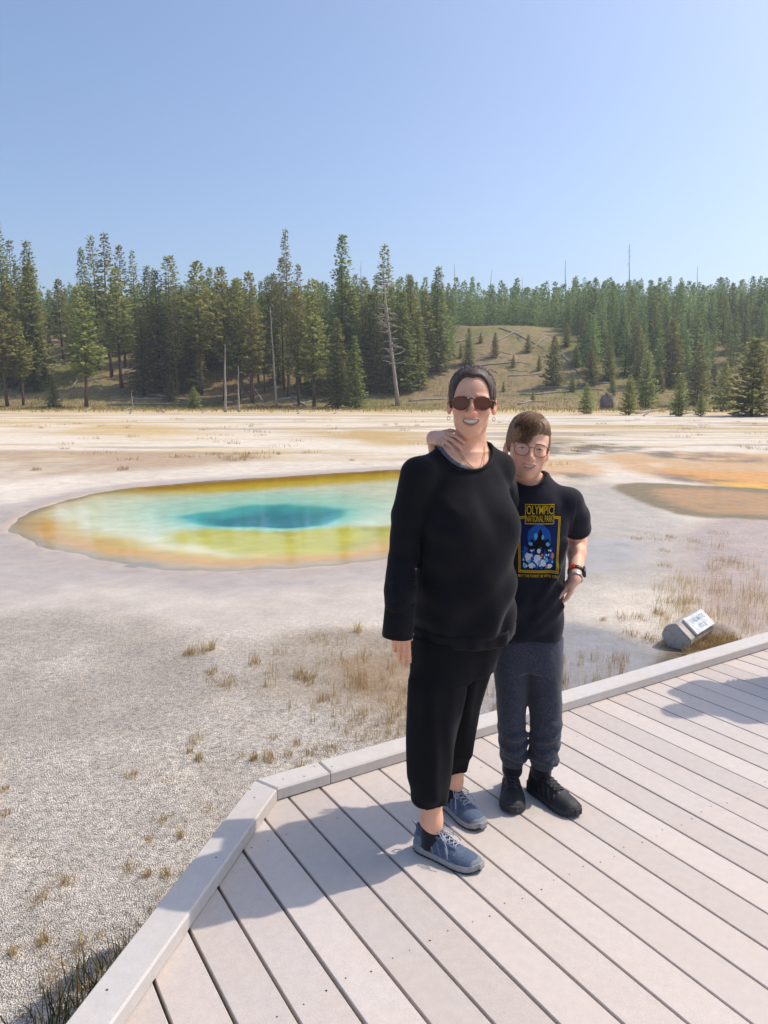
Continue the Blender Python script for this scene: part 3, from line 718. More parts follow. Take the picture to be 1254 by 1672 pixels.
# fallen logs
def fallen(a, b, label, rad=.16, group='fallen logs on the hillside', mat=None, br=0, lift=.0):
    A = hit_ground(*a); B = hit_ground(*b); rg = random.Random(int(a[0] * 13 + b[1]))
    e = empty('fallen_log', A, label, 'log', group); N = 8; mb = MB(); pts = []
    for i in range(N):
        t = i / (N - 1); x = A.x + (B.x - A.x) * t; y = A.y + (B.y - A.y) * t
        pts.append(Vector((x - A.x, y - A.y, max(tz(x, y), A.z + (B.z - A.z) * t - .3) - A.z + rad * .5 + lift * t + rg.uniform(-.03, .03))))
    mb.tube(pts, [rad * (1 - .55 * i / (N - 1)) for i in range(N)], 7); mb.build('trunk', mat or M_DEAD, e, True)
    for k in range(br):
        i = rg.randrange(2, N); an = rg.uniform(0, 6.28); L = rg.uniform(.4, 1.2); d = Vector((math.cos(an), math.sin(an), rg.uniform(.1, .9)))
        bb = MB(); bb.tube([pts[i], pts[i] + d * L * .6, pts[i] + d * L + Vector((0, 0, -.1))], [rad * .3, rad * .2, rad * .06], 4); bb.build('branch', mat or M_DEAD, e, True)
LOGS = [((838, 528), (905, 553), 'thick grey log at the top of the clearing crossing others'), ((846, 553), (872, 526), 'log crossing the thick grey log at the clearing top'),
 ((815, 536), (888, 570), 'long log running down right from the clearing top'), ((805, 560), (850, 538), 'pale log left of the crossed logs'), ((868, 570), (905, 548), 'short pale log right below the crossed logs'),
 ((918, 580), (948, 612), 'pale log lying downslope beside the broad open pine'), ((870, 636), (1000, 627), 'long grey log lying level above the boulder'), ((850, 645), (930, 640), 'grey log under the long level log'),
 ((895, 632), (985, 638), 'grey log tangled with the long level log'), ((846, 661), (873, 655), 'short white stick on the green meadow'), ((668, 656), (728, 652), 'grey log behind the woman at the clearing foot'),
 ((60, 600), (110, 578), 'pale log high on the yellow left slope'), ((70, 606), (130, 590), 'second pale log on the yellow left slope'), ((48, 580), (95, 570), 'thin log across the top of the left slope'),
 ((205, 608), (248, 588), 'pale log under the olive pine with bare trunk'), ((175, 662), (300, 660), 'long grey log lying along the left flat edge'), ((180, 655), (290, 652), 'grey log just behind the long left log'),
 ((215, 640), (330, 656), 'long grey log sloping under the middle stand'), ((392, 598), (440, 668), 'log leaning from a short pole down to the flat'), ((455, 655), (520, 640), 'pale log under the olive middle pines'),
 ((480, 662), (540, 650), 'thin pale log at the foot of the dark middle spruce'), ((470, 640), (500, 664), 'thin log lying downslope in the middle stand'), ((1095, 678), (1160, 672), 'grey log behind the smallest young pine'),
 ((1195, 686), (1254, 682), 'white log at the right edge of the meadow'), ((1040, 676), (1090, 668), 'grey log between two right young pines'), ((770, 600), (845, 592), 'thin grey log across the clearing middle'),
 ((830, 615), (900, 610), 'thin log below the clearing middle'), ((745, 560), (790, 548), 'short log near the tall clearing spruce'), ((905, 600), (958, 590), 'thin log right of the broad open pine'),
 ((1010, 640), (1070, 622), 'grey log behind the young pines right of the boulder'), ((110, 640), (135, 606), 'grey log under the small left spruce'), ((80, 664), (110, 640), 'curved grey log left of the small spruce')]
for a, b, lb in LOGS: fallen(a, b, lb, tr.uniform(.11, .2), br=tr.choice([0, 1, 3, 5]))
for i in range(130):
    px = tr.choice([tr.uniform(740, 960), tr.uniform(740, 1200), tr.uniform(30, 240), tr.uniform(230, 700)]); py = tr.uniform(575, 662) if px > 240 else tr.uniform(575, 655)
    dx = tr.uniform(-38, 38); dy = tr.uniform(-9, 9)
    fallen((px, py), (px + dx, min(py + dy, 664)), 'thin weathered stick among the litter on the slope', tr.uniform(.035, .08), 'scattered dead sticks on the slope', tr.choice([M_DEAD, M_DEADD]), br=tr.choice([0, 0, 2]))
for (px, py, dx) in [(200, 672, 16), (268, 674, -12), (140, 672, 9), (330, 674, 10), (545, 676, 12), (486, 676, 8), (1050, 684, 10)]:
    fallen((px, py), (px + dx, py - 2), 'small bleached branch lying on the edge of the flat', .07, 'bleached branches on the flat', M_DEAD, 2, .3)
# boulder / stump on the right meadow
p = hit_ground(991, 668); rb = MB(); bm = bmesh.new(); bmesh.ops.create_icosphere(bm, subdivisions=3, radius=1)
for v in bm.verts:
    n_ = mnoise.noise(v.co * 1.7) * .28 + mnoise.noise(v.co * 4) * .1; v.co *= 1 + n_; v.co = Vector((v.co.x * .78, v.co.y * .7, (v.co.z + .55) * 1.2))
me = bpy.data.meshes.new('boulder'); bm.to_mesh(me); bm.free()
tag(link('boulder', me, None, mat_bark('boulder_rock', srgb(84, 80, 80), srgb(138, 132, 128)), p), 'dark grey boulder on the meadow between young pines', 'boulder')

# ================================================================ grasses
def mat_blade(name, lo, hi):
    m = NT(name); sh = m.attr('shade'); c = m.mix(sh, tuple(lo), tuple(hi)); b = m.n('ShaderNodeBsdfPrincipled'); m.l(c, b.inputs['Base Color']); b.inputs['Roughness'].default_value = .7
    t = m.n('ShaderNodeBsdfTranslucent'); m.l(c, t.inputs[0]); x = m.n('ShaderNodeMixShader'); x.inputs[0].default_value = .3
    m.l(b.outputs[0], x.inputs[1]); m.l(t.outputs[0], x.inputs[2]); m.l(x.outputs[0], m.out.inputs[0]); return m.mat
M_STRAW = mat_blade('straw_blades', srgb(140, 110, 66), srgb(222, 196, 140)); M_GREEN = mat_blade('green_blades', srgb(52, 60, 30), srgb(118, 120, 66)); M_MEADOW = mat_blade('meadow_blades', srgb(104, 96, 44), srgb(190, 166, 104))
class Blades:
    def __init__(s): s.p = []; s.h = []; s.l = []; s.w = []; s.sh = []
    def tuft(s, x, y, rx, ry, n, h, w, lean=.4, sh=.5, rnd=random):
        for i in range(n):
            a = rnd.uniform(0, 6.28); r = math.sqrt(rnd.random()); s.p.append((x + rx * r * math.cos(a), y + ry * r * math.sin(a)))
            hh = h * rnd.uniform(.4, 1.15); s.h.append(hh); b = rnd.uniform(0, 6.28); k = hh * abs(rnd.gauss(0, lean)); s.l.append((math.cos(b) * k, math.sin(b) * k)); s.w.append(w * rnd.uniform(.7, 1.3)); s.sh.append(min(1, max(0, rnd.gauss(sh, .25))))
    def build(s, name, mat, label):
        P = np.array(s.p); z = terrain(P[:, 0], P[:, 1]) - .01; n = len(P); H = np.array(s.h); L = np.array(s.l); w = np.array(s.w)
        a = np.random.default_rng(3).uniform(0, 3.14, n); dx, dy = np.cos(a) * w / 2, np.sin(a) * w / 2
        V = np.empty((n, 5, 3)); B = np.stack([P[:, 0], P[:, 1], z], 1); M_ = B + np.stack([L[:, 0] * .35, L[:, 1] * .35, H * .55], 1); Tp = B + np.stack([L[:, 0], L[:, 1], H * np.sqrt(np.clip(1 - (L ** 2).sum(1) / np.maximum(H ** 2, 1e-9) * .6, .2, 1))], 1)
        dv = np.stack([dx, dy, 0 * dx], 1); V[:, 0] = B - dv; V[:, 1] = B + dv; V[:, 2] = M_ + dv * .8; V[:, 3] = M_ - dv * .8; V[:, 4] = Tp
        i = np.arange(n)[:, None] * 5; F = np.concatenate([i + np.array([0, 1, 2]), i + np.array([0, 2, 3]), i + np.array([3, 2, 4])])
        me = mesh_np(name, V.reshape(-1, 3), F, False); fattr(me, 'shade', np.repeat(np.array(s.sh), 5)); return tag(link(name, me, None, mat), label, 'grass', None, 'stuff')
gt = random.Random(21)
dry = Blades()
def tufts(lst, h=.12, dens=1.0, lean=.5, sh=.5, wd=.004):
    for px, py, sx in lst:
        p = at_z(px, py, G); r = sx * p.y / FPX / 2; n = int((36 + 800 * r) * dens * gt.uniform(.5, 1.2)); dry.tuft(p.x, p.y, r, r * 1.3, n, h * gt.uniform(.5, 1.3), wd * .7, lean, sh, gt); dry.tuft(p.x + gt.gauss(0, r), p.y + gt.gauss(0, r), r * 1.9, r * 1.9, int(n * .35), h * .45, wd * .6, lean * 1.6, sh + .1, gt)
tufts([(325, 1066, 36), (308, 1070, 20), (345, 1062, 14), (360, 1112, 50), (345, 1100, 20), (375, 1120, 30), (415, 1085, 24), (520, 1047, 34), (585, 1033, 16), (490, 1105, 30), (505, 1110, 20)], .10, 1.3)
tufts([(440, 1240, 22), (470, 1232, 16), (485, 1215, 16), (510, 1228, 24), (540, 1224, 26), (490, 1250, 14), (445, 1205, 22), (415, 1240, 10), (320, 1208, 30), (325, 1240, 16), (310, 1228, 10)], .055, 1.0)
tufts([(270, 1330, 18), (265, 1340, 14), (245, 1370, 16), (295, 1365, 12), (345, 1375, 14), (340, 1320, 22), (210, 1420, 24), (240, 1430, 16), (270, 1430, 20), (300, 1430, 14), (268, 1465, 30), (250, 1268, 34), (215, 1268, 20), (275, 1272, 22), (395, 1235, 16), (420, 1290, 14)], .05, .9, .6, .55)
tufts([(90, 1445, 40), (65, 1470, 34), (110, 1440, 24), (130, 1545, 30), (90, 1585, 50), (70, 1540, 20), (20, 1560, 16), (160, 1530, 20), (8, 1330, 20), (8, 1290, 14)], .055, .9, .7, .45)
for i in range(70):                                        # sparse strays
    px = gt.uniform(0, 640); py = gt.uniform(1080, 1500)
    if px > 640 - (py - 1180) * .8 and py > 1180: continue
    tufts([(px, py, gt.uniform(6, 16))], .03, .16, .8, .6, .003)
for i in range(130):                                       # sedge of the damp hollow
    px = gt.gauss(600, 70); py = gt.gauss(1120, 42)
    if px < 430 or px > 760 or py < 1040 or py > 1215: continue
    tufts([(px, py, gt.uniform(8, 26))], .10, .28, .22, .45, .003)
for i in range(60): tufts([(gt.uniform(560, 830), gt.uniform(1150, 1205), gt.uniform(10, 26))], .08, .35, .3, .5, .003)
for i in range(90): tufts([(gt.uniform(780, 1040), gt.uniform(1070, 1150), gt.uniform(8, 20))], .11, .28, .18, .4, .003)
for i in range(230):                                       # reeds in the wet flat behind the marker
    px = gt.uniform(1075, 1400); py = gt.triangular(880, 1065, 1000)
    if px < 1075 + (960 - py) * .9: continue
    tufts([(px, py, gt.uniform(14, 46))], .14, .22, .2, .6, .0030)
tufts([(1070, 878, 60), (1095, 877, 20), (1040, 880, 20), (1135, 885, 24), (1175, 872, 40), (1185, 918, 40), (1085, 900, 20), (1085, 925, 24), (1045, 1010, 30), (1015, 1010, 20), (1075, 1002, 20), (1090, 985, 40), (1060, 1045, 26), (1030, 1035, 30), (1080, 1055, 20), (1110, 985, 30), (985, 1012, 14)], .09, .7, .5, .4)
tufts([(1150, 1062, 40), (1175, 1052, 36), (1130, 1072, 30), (1195, 1046, 30), (1180, 1062, 24), (1120, 1060, 16), (1165, 1045, 30)], .11, 2.2, .55, .35)
for i in range(110):                                       # far clumps on the flat
    px = gt.uniform(-60, 1300); py = gt.choice([gt.uniform(684, 700), gt.uniform(700, 760)]); p = at_z(px, py, G)
    if poly_sd(POOL, np.array([p.x]), np.array([p.y]))[0] < .4: continue
    dry.tuft(p.x, p.y, gt.uniform(.1, .8), gt.uniform(.1, .6), 36, .14, .012, .6, .3, gt)
tufts([(385, 752, 40), (370, 748, 30), (400, 747, 16), (350, 742, 30), (105, 733, 16), (60, 768, 14), (200, 768, 20), (455, 742, 6), (575, 753, 8)], .16, .5, .6, .25, .008)
dry.build('dry_sedge', M_STRAW, 'straw coloured sedge tufts growing on the sinter and wet flat')
mead = Blades()
for i in range(9000):
    px = gt.uniform(-120, 1380); y = gt.triangular(70, 112, 86); x = (px - 627) / FPX * y; mead.tuft(x, y, .5, .5, 2, .38, .05, .5, .55, gt)
mead.build('meadow_grass', M_MEADOW, 'dry yellow green meadow grass along the foot of the hill')
wd_ = Blades(); brn = Blades()
for i in range(46):
    t = gt.uniform(1.0, 2.0); q = OV + LV * t + LN * (KW + gt.uniform(.04, .26) * (1.1 if t > 1.3 else .5)); wd_.tuft(q.x, q.y, .05, .06, 34, gt.uniform(.12, .30) if t > 1.15 else .1, .0055, .4, .4, gt)
for px, py, hh in [(232, 1562, .16), (216, 1588, .18), (190, 1602, .2), (160, 1640, .22), (120, 1655, .2), (202, 1630, .22), (244, 1545, .12), (262, 1522, .1), (150, 1600, .14), (180, 1660, .22), (100, 1672, .18), (60, 1668, .12), (220, 1610, .2), (240, 1580, .16)]:
    p = at_z(px, py, G); wd_.tuft(p.x, p.y, .08, .09, 22, hh * .8, .0045, .5, .35, gt); brn.tuft(p.x + gt.gauss(0, .04), p.y + gt.gauss(0, .04), .09, .09, 26, hh * .7, .004, .5, .3, gt)
wd_.build('green_weeds', M_GREEN, 'dark green weeds growing along the left outer kerb')
brn.build('brown_weeds', M_STRAW, 'withered brown weeds among the green ones at the left kerb')
# ================================================================ signed-distance modelling kit for figures
def smin(a, b, k):
    if k <= 0: return np.minimum(a, b)
    h = np.maximum(k - np.abs(a - b), 0) / k; return np.minimum(a, b) - h * h * k * .25
def smax(a, b, k): return -smin(-a, -b, k)
class Prim:
    def __init__(s, f, lo, hi, M=None):
        s.f = f; s.Mi = None
        if M is not None:
            Mi = M.inverted(); s.Mi = np.array(Mi)
            cs = [M @ Vector((x, y, z)) for x in (lo[0], hi[0]) for y in (lo[1], hi[1]) for z in (lo[2], hi[2])]
            lo = [min(c[i] for c in cs) for i in range(3)]; hi = [max(c[i] for c in cs) for i in range(3)]
        s.lo = np.array(lo, float); s.hi = np.array(hi, float)
    def __call__(s, X, Y, Z):
        if s.Mi is not None:
            m = s.Mi; X, Y, Z = m[0, 0] * X + m[0, 1] * Y + m[0, 2] * Z + m[0, 3], m[1, 0] * X + m[1, 1] * Y + m[1, 2] * Z + m[1, 3], m[2, 0] * X + m[2, 1] * Y + m[2, 2] * Z + m[2, 3]
        return s.f(X, Y, Z)
def rc(a, b, ra, rb, M=None, fl=None):
    a = np.array(a, float); b = np.array(b, float); e = b - a; L2 = max(e @ e, 1e-12); r = max(ra, rb)
    def f(X, Y, Z):
        t = np.clip(((X - a[0]) * e[0] + (Y - a[1]) * e[1] + (Z - a[2]) * e[2]) / L2, 0, 1)
        return np.sqrt((X - a[0] - t * e[0]) ** 2 + (Y - a[1] - t * e[1]) ** 2 + (Z - a[2] - t * e[2]) ** 2) - (ra + (rb - ra) * t)
    return Prim(f, np.minimum(a, b) - r, np.maximum(a, b) + r, M)
def ell(c, r, M=None, rot=None):
    c = np.array(c, float); r = np.array(r, float)
    Rm = np.array(rot.to_matrix().inverted()) if rot is not None else None
    def f(X, Y, Z):
        x, y, z = X - c[0], Y - c[1], Z - c[2]
        if Rm is not None: x, y, z = Rm[0, 0] * x + Rm[0, 1] * y + Rm[0, 2] * z, Rm[1, 0] * x + Rm[1, 1] * y + Rm[1, 2] * z, Rm[2, 0] * x + Rm[2, 1] * y + Rm[2, 2] * z
        k0 = np.sqrt((x / r[0]) ** 2 + (y / r[1]) ** 2 + (z / r[2]) ** 2); k1 = np.sqrt((x / r[0] ** 2) ** 2 + (y / r[1] ** 2) ** 2 + (z / r[2] ** 2) ** 2)
        return k0 * (k0 - 1) / np.maximum(k1, 1e-9)
    m = r if rot is None else np.full(3, r.max())
    return Prim(f, c - m, c + m, M)
def loft(sec, yaw=0, p=2.0, M=None):
    """sec rows: z, cx, cy, rx, ry ; vertical loft of super-ellipses"""
    A = np.array(sorted(sec), float); ca, sa = math.cos(yaw), math.sin(yaw)
    zz = np.linspace(A[0, 0], A[-1, 0], 200)
    T_ = [np.interp(zz, A[:, 0], A[:, i]) for i in range(1, 5)]
    ker = np.hanning(11); ker /= ker.sum(); T_ = [np.convolve(np.pad(t, 5, 'edge'), ker, 'valid') for t in T_]
    def f(X, Y, Z):
        cx, cy, rx, ry = [np.interp(Z, zz, t).astype(np.float32) for t in T_] if Z.ndim == 1 or Z.shape[0] != 1 else [np.interp(Z[0, 0], zz, t).astype(np.float32)[None, None] for t in T_]
        x = X - cx; y = Y - cy; u = (x * ca + y * sa) / rx; v = (-x * sa + y * ca) / ry
        d = ((np.abs(u) ** p + np.abs(v) ** p) ** (1 / p) - 1) * np.minimum(rx, ry)
        return np.maximum(d, np.maximum(A[0, 0] - Z, Z - A[-1, 0]))
    mr = np.maximum(A[:, 3], A[:, 4]).max()
    return Prim(f, [A[:, 1].min() - mr, A[:, 2].min() - mr, A[0, 0]], [A[:, 1].max() + mr, A[:, 2].max() + mr, A[-1, 0]], M)
class Model:
    def __init__(s): s.ops = []
    def u(s, p, k=.01): s.ops.append(('u', k, p)); return s
    def s(s, p, k=.004): s.ops.append(('s', k, p)); return s
    def chain(s, pts, rads, k=.01, M=None, kk=None):
        for i in range(len(pts) - 1): s.u(rc(pts[i], pts[i + 1], rads[i], rads[i + 1], M), k if i == 0 else (kk or k))
        return s
    def ev(s, P):
        P = np.atleast_2d(np.asarray(P, float)); d = np.full(len(P), 1.0)
        for o, k, p in s.ops:
            v = p(P[:, 0], P[:, 1], P[:, 2]); d = smin(d, v, k) if o == 'u' else smax(d, -v, k)
        return d
    def mesh(s, name, h, lo=None, hi=None, zax=None, post=None):
        lo = np.min([p.lo for o, k, p in s.ops if o == 'u'], 0) - 2.5 * h if lo is None else np.array(lo); hi = np.max([p.hi for o, k, p in s.ops if o == 'u'], 0) + 2.5 * h if hi is None else np.array(hi)
        ax = [np.arange(lo[i], hi[i] + h, h) for i in range(3)]
        if zax is not None: ax[2] = zax
        D = np.full([len(a) for a in ax], .05, np.float32)
        for o, k, p in s.ops:
            mg = k + 3 * h; i0 = [np.searchsorted(ax[i], p.lo[i] - mg) for i in range(3)]; i1 = [np.searchsorted(ax[i], p.hi[i] + mg) for i in range(3)]
            if any(a >= b for a, b in zip(i0, i1)): continue
            X = ax[0][i0[0]:i1[0]].astype(np.float32)[:, None, None]; Y = ax[1][i0[1]:i1[1]].astype(np.float32)[None, :, None]; Z = ax[2][i0[2]:i1[2]].astype(np.float32)[None, None]
            sl = tuple(slice(a, b) for a, b in zip(i0, i1)); v = p(X, Y, Z).astype(np.float32)
            D[sl] = smin(D[sl], v, k) if o == 'u' else smax(D[sl], -v, k)
        if post is not None: D = post(D, ax)
        V, F = surface_nets(D, ax); me = mesh_np(name, V, F); return me
def surface_nets(D, ax):
    ins = D < 0; c = ins[:-1, :-1, :-1].astype(np.uint8)
    n = np.zeros_like(c)
    for i in (0, 1):
        for j in (0, 1):
            for k in (0, 1): n += ins[i:ins.shape[0] - 1 + i, j:ins.shape[1] - 1 + j, k:ins.shape[2] - 1 + k]
    I, J, K = np.nonzero((n > 0) & (n < 8)); N = len(I)
    idx = np.full(n.shape, -1, np.int32); idx[I, J, K] = np.arange(N, dtype=np.int32)
    val = np.empty((N, 2, 2, 2), np.float32)
    for i in (0, 1):
        for j in (0, 1):
            for k in (0, 1): val[:, i, j, k] = D[I + i, J + j, K + k]
    acc = np.zeros((N, 3)); cnt = np.zeros(N)
    for a in range(3):
        for q in (0, 1):
            for r in (0, 1):
                i0 = [0, 0, 0]; i0[(a + 1) % 3] = q; i0[(a + 2) % 3] = r; i1 = list(i0); i1[a] = 1
                v0 = val[:, i0[0], i0[1], i0[2]]; v1 = val[:, i1[0], i1[1], i1[2]]; m = (v0 < 0) != (v1 < 0)
                t = np.where(m, v0 / np.where(m, v0 - v1, 1), 0); pt = np.zeros((N, 3)); pt[:] = i0; pt[:, a] = t
                acc += pt * m[:, None]; cnt += m
    f = acc / cnt[:, None]; V = np.empty((N, 3))
    for a, ii in enumerate((I, J, K)): V[:, a] = ax[a][ii] + f[:, a] * (ax[a][ii + 1] - ax[a][ii])
    F = []
    for a in range(3):
        b, c_ = (a + 1) % 3, (a + 2) % 3; s0 = [slice(None)] * 3; s1 = [slice(None)] * 3; s0[a] = slice(0, -1); s1[a] = slice(1, None)
        for q in (b, c_): s0[q] = slice(1, -1); s1[q] = slice(1, -1)
        A = ins[tuple(s0)]; B = ins[tuple(s1)]; w = np.array(np.nonzero(A != B)); flip = A[tuple(w)]
        w[b] += 1; w[c_] += 1
        def cell(db, dc):
            g = w.copy(); g[b] += db; g[c_] += dc; return idx[g[0], g[1], g[2]]
        q = np.stack([cell(-1, -1), cell(0, -1), cell(0, 0), cell(-1, 0)], 1); q[~flip] = q[~flip][:, ::-1]; F.append(q)
    F = np.concatenate(F); F = F[(F >= 0).all(1)]; return V, F
def verts_np(me):
    V = np.empty(len(me.vertices) * 3, np.float32); me.vertices.foreach_get('co', V); return V.reshape(-1, 3).astype(float)
def normals_np(me):
    V = np.empty(len(me.vertices) * 3, np.float32); me.vertices.foreach_get('normal', V); return V.reshape(-1, 3).astype(float)
def set_verts(me, V): me.vertices.foreach_set('co', np.asarray(V, np.float32).ravel()); me.update()
def noise3(P, sc, seed=0, oct=2):
    o = 0; a = 1
    for i in range(oct):
        q = P * sc * 2 ** i
        o = o + a * (vnoise(q[:, 0] + .37 * q[:, 2], q[:, 1] + 11.3 + .61 * q[:, 2], seed + i) + vnoise(q[:, 2] + .31 * q[:, 1], q[:, 0] - 5.7, seed + 7 + i) + vnoise(q[:, 1] + .5 * q[:, 0], q[:, 2] + 3.1, seed + 13 + i) - 1.5); a *= .5
    return o / 1.5
def strands_mesh(name, pts, rad):
    """pts (n,K,3), rad (n,K): three sided tapered tubes"""
    n, K, _ = pts.shape; t = np.gradient(pts, axis=1); t /= np.maximum(np.linalg.norm(t, axis=2, keepdims=True), 1e-9)
    up = np.zeros_like(t); up[..., 2] = 1; up[np.abs(t[..., 2]) > .9] = (1, 0, 0)
    u = np.cross(t, up); u /= np.maximum(np.linalg.norm(u, axis=2, keepdims=True), 1e-9); w = np.cross(t, u)
    V = np.stack([pts + (u * math.cos(a) + w * math.sin(a)) * rad[..., None] for a in (0, 2.094, 4.189)], 2)   # n,K,3,3
    b = (np.arange(n)[:, None, None] * K + np.arange(K - 1)[None, :, None]) * 3; j = np.arange(3)[None, None]; j2 = (j + 1) % 3
    F = np.stack([b + j, b + j2, b + 3 + j2, b + 3 + j], -1).reshape(-1, 4); return mesh_np(name, V.reshape(-1, 3), F)

# ---------------------------------------------------------------- skin, cloth, hair materials
def mat_skin(name, tone, lip, shine=.45):
    m = NT(name); P = m.coord('Object'); nz = m.noise(P, 60, 4, .6); n2 = m.noise(P, 700, 2, .5)
    c = m.mix(m.attr('flush'), tuple(tone), tuple(np.array(tone) * (1.0, .72, .68))); c = m.mix(m.attr('lips'), c, tuple(lip))
    c = m.mix(1.0, c, m.mapr(nz, .3, .7, .94, 1.06), 'MULTIPLY'); c = m.mix(m.mapr(m.noise(P, 230, 3, .6), .5, .75, 0, .35), c, m.mix(1.0, c, (.93, .78, .70), 'MULTIPLY')); c = m.mix(m.mapr(m.noise(P, 24, 3, .6), .45, .75, 0, .4), c, m.mix(1.0, c, (1.0, .84, .78), 'MULTIPLY'))
    b = m.bsdf(c, m.mapr(nz, .3, .7, shine, shine + .12), .45); b.inputs['Subsurface Weight'].default_value = .18; b.inputs['Subsurface Radius'].default_value = (.010, .004, .002); b.inputs['Subsurface Scale'].default_value = 1.0
    m.l(m.bump(n2, .12, .0006), b.inputs['Normal']); return m.mat
def mat_cloth(name, c0, c1, weave=900, rough=.85, sheen=.25, streak=None, fold=0.0):
    m = NT(name); P = m.coord('Object'); w = m.noise(P, weave, 2, .5); big = m.noise(P, 9, 5, .6)
    if streak: sp = m.coord('Object', streak); f = m.noise(sp, 120, 4, .7)
    else: f = m.noise(P, 170, 3, .6)
    c = m.mix(m.mapr(f, .32, .68, 0, 1), tuple(c0), tuple(c1)); c = m.mix(1.0, c, m.mapr(big, .3, .7, .85, 1.15), 'MULTIPLY')
    b = m.bsdf(c, rough, .25); b.inputs['Sheen Weight'].default_value = sheen; b.inputs['Sheen Roughness'].default_value = .5
    m.l(m.bump(w, .35, .0012), b.inputs['Normal']); return m.mat
def mat_hair(name, a, b_, st=(1, .1, .1)):
    m = NT(name); P = m.coord('Object'); nz = m.noise(m.coord('Object', st), 420, 4, .65); n2 = m.noise(P, 30, 3)
    c = m.mix(m.mapr(nz, .3, .7, 0, 1), tuple(a), tuple(b_)); c = m.mix(1.0, c, m.mapr(n2, .3, .7, .75, 1.25), 'MULTIPLY'); b = m.bsdf(c, .55, .3); return m.mat

# ---------------------------------------------------------------- head
def head_model(md, M, age='adult', mouth_open=.0075):
    """adds a head in local coordinates (face to -Y, eyes at z=0) placed by M"""
    ch = age == 'child'
    w = .96 if not ch else 1.0
    u = md.u
    u(ell((0, .020, .034), (.0735 * w, .090, .080), M), .012)
    u(ell((0, -.020, .030), (.064 * w, .066, .066), M), .02)
    u(ell((0, -.026, -.034), (.053 * w if not ch else .057, .060, .080 if not ch else .074), M), .03)
    u(ell((0, -.058, -.098 if not ch else -.094), (.024, .023, .017), M), .028)
    for s_ in (-1, 1):
        u(ell((s_ * (.037 if not ch else .042), -.004, -.060), (.014, .030, .026), M), .03)
        u(ell((s_ * (.036 if not ch else .038), -.058, -.028), (.023, .022, .022), M), .022)          # cheek
        u(rc((s_ * .016, -.083, .017), (s_ * .046, -.068, .014), .006, .006, M), .012)   # brow
    u(rc((0, -.083, .010), (0, -.104 if not ch else -.099, -.030), .0065, .0085, M), .012)       # nose
    u(ell((0, -.104 if not ch else -.100, -.033), (.0095, .010, .0085), M), .006)
    for s_ in (-1, 1):
        u(ell((s_ * .0115, -.0915, -.036), (.0075, .0095, .0065), M), .006)
        md.s(ell((s_ * .031, -.094, -.001), (.0155, .016, .0095), M), .012)       # socket
    u(ell((0, -.074, -.064), (.032, .021, .022), M), .02)                        # muzzle
    for s_ in (-1, 1):                                                           # upper and lower lid
        u(ell((s_ * .031, -.0735, .001), (.0150, .0120, .0105), M), .005)
    for s_ in (-1, 1):                                                           # ear
        q = Quaternion((0, 0, 1), s_ * -.45)
        u(ell((s_ * .0765 * w, .014, -.010), (.0070, .0175, .0300), M, q), .006)
        md.s(ell((s_ * .0850 * w, .009, -.006), (.0055, .0095, .0175), M, q), .004)
def face_y(md, M, x, z):
    ys = np.linspace(-.15, -.02, 500); Mi = np.array(M); L = np.stack([np.full(500, x), ys, np.full(500, z), np.ones(500)], 1) @ Mi.T
    d = md.ev(L[:, :3]); k = np.nonzero(d < 0)[0]; return ys[k[0]] if len(k) else -.06
def mouth_parts(md, M, hw, z0, rise, oh, age):
    """cuts the smiling mouth and adds lips; returns curve data"""
    xs = np.linspace(-hw, hw, 13); zc = z0 + rise * (xs / hw) ** 2; hh = oh * np.sqrt(np.clip(1 - (xs / hw) ** 2, 0, 1))
    yf = np.array([face_y(md, M, x, z) for x, z in zip(xs, zc)])
    A = np.array(np.polyfit(xs, yf, 4))
    def cut(X, Y, Z):
        zcc = z0 + rise * (X / hw) ** 2; return (np.sqrt((X / hw) ** 2 + ((Z - zcc) / oh) ** 2 + ((Y - np.polyval(A, np.clip(X, -hw, hw))) / .013) ** 2) - 1) * oh
    md.s(Prim(cut, (-hw, yf.min() - .014, z0 - oh), (hw, yf.max() + .014, z0 + rise + oh), M), .002)
    up = [(x, y + .0005, z + h_ + .0022) for x, y, z, h_ in zip(xs, yf, zc, hh)]; lw = [(x, y + .0010, z - h_ - .0028) for x, y, z, h_ in zip(xs, yf, zc, hh)]
    t = 1 - (xs / hw) ** 2
    md.chain(up, .0012 + .0012 * t, .003, M); md.chain(lw, .0012 + .0022 * t, .003, M)
    return dict(xs=xs, zc=zc, hh=hh, yf=yf, A=A)
def skin_attrs(me, M, mo, hw):
    V = verts_np(me); L = np.concatenate([V, np.ones((len(V), 1))], 1) @ np.array(M.inverted()).T
    x, y, z = L[:, 0], L[:, 1], L[:, 2]; xi = np.clip(x, -hw, hw); zc = np.interp(xi, mo['xs'], mo['zc']); hh = np.interp(xi, mo['xs'], mo['hh'])
    face = (y < -.05) & (np.abs(x) < .06) & (np.abs(z) < .13)
    dz = z - zc; on = face & (np.abs(x) < hw + .002) & (dz < hh + .0040) & (dz > -hh - .0058)
    lips = on * sstep(hw + .002, hw - .004, np.abs(x)) * .7
    fl = .45 * np.exp(-((np.abs(x) - .040) / .020) ** 2 - ((z + .030) / .022) ** 2) * (y < -.02) + .5 * np.exp(-(x / .014) ** 2 - ((z + .032) / .013) ** 2) * (y < -.08) + .55 * (np.abs(x) > .066) * (np.abs(z) < .05) * (np.abs(x) < .1)
    fl = np.where((np.abs(z) < .14) & (np.abs(y) < .14), fl, .12)
    fattr(me, 'lips', lips); fattr(me, 'flush', np.clip(fl, 0, 1))
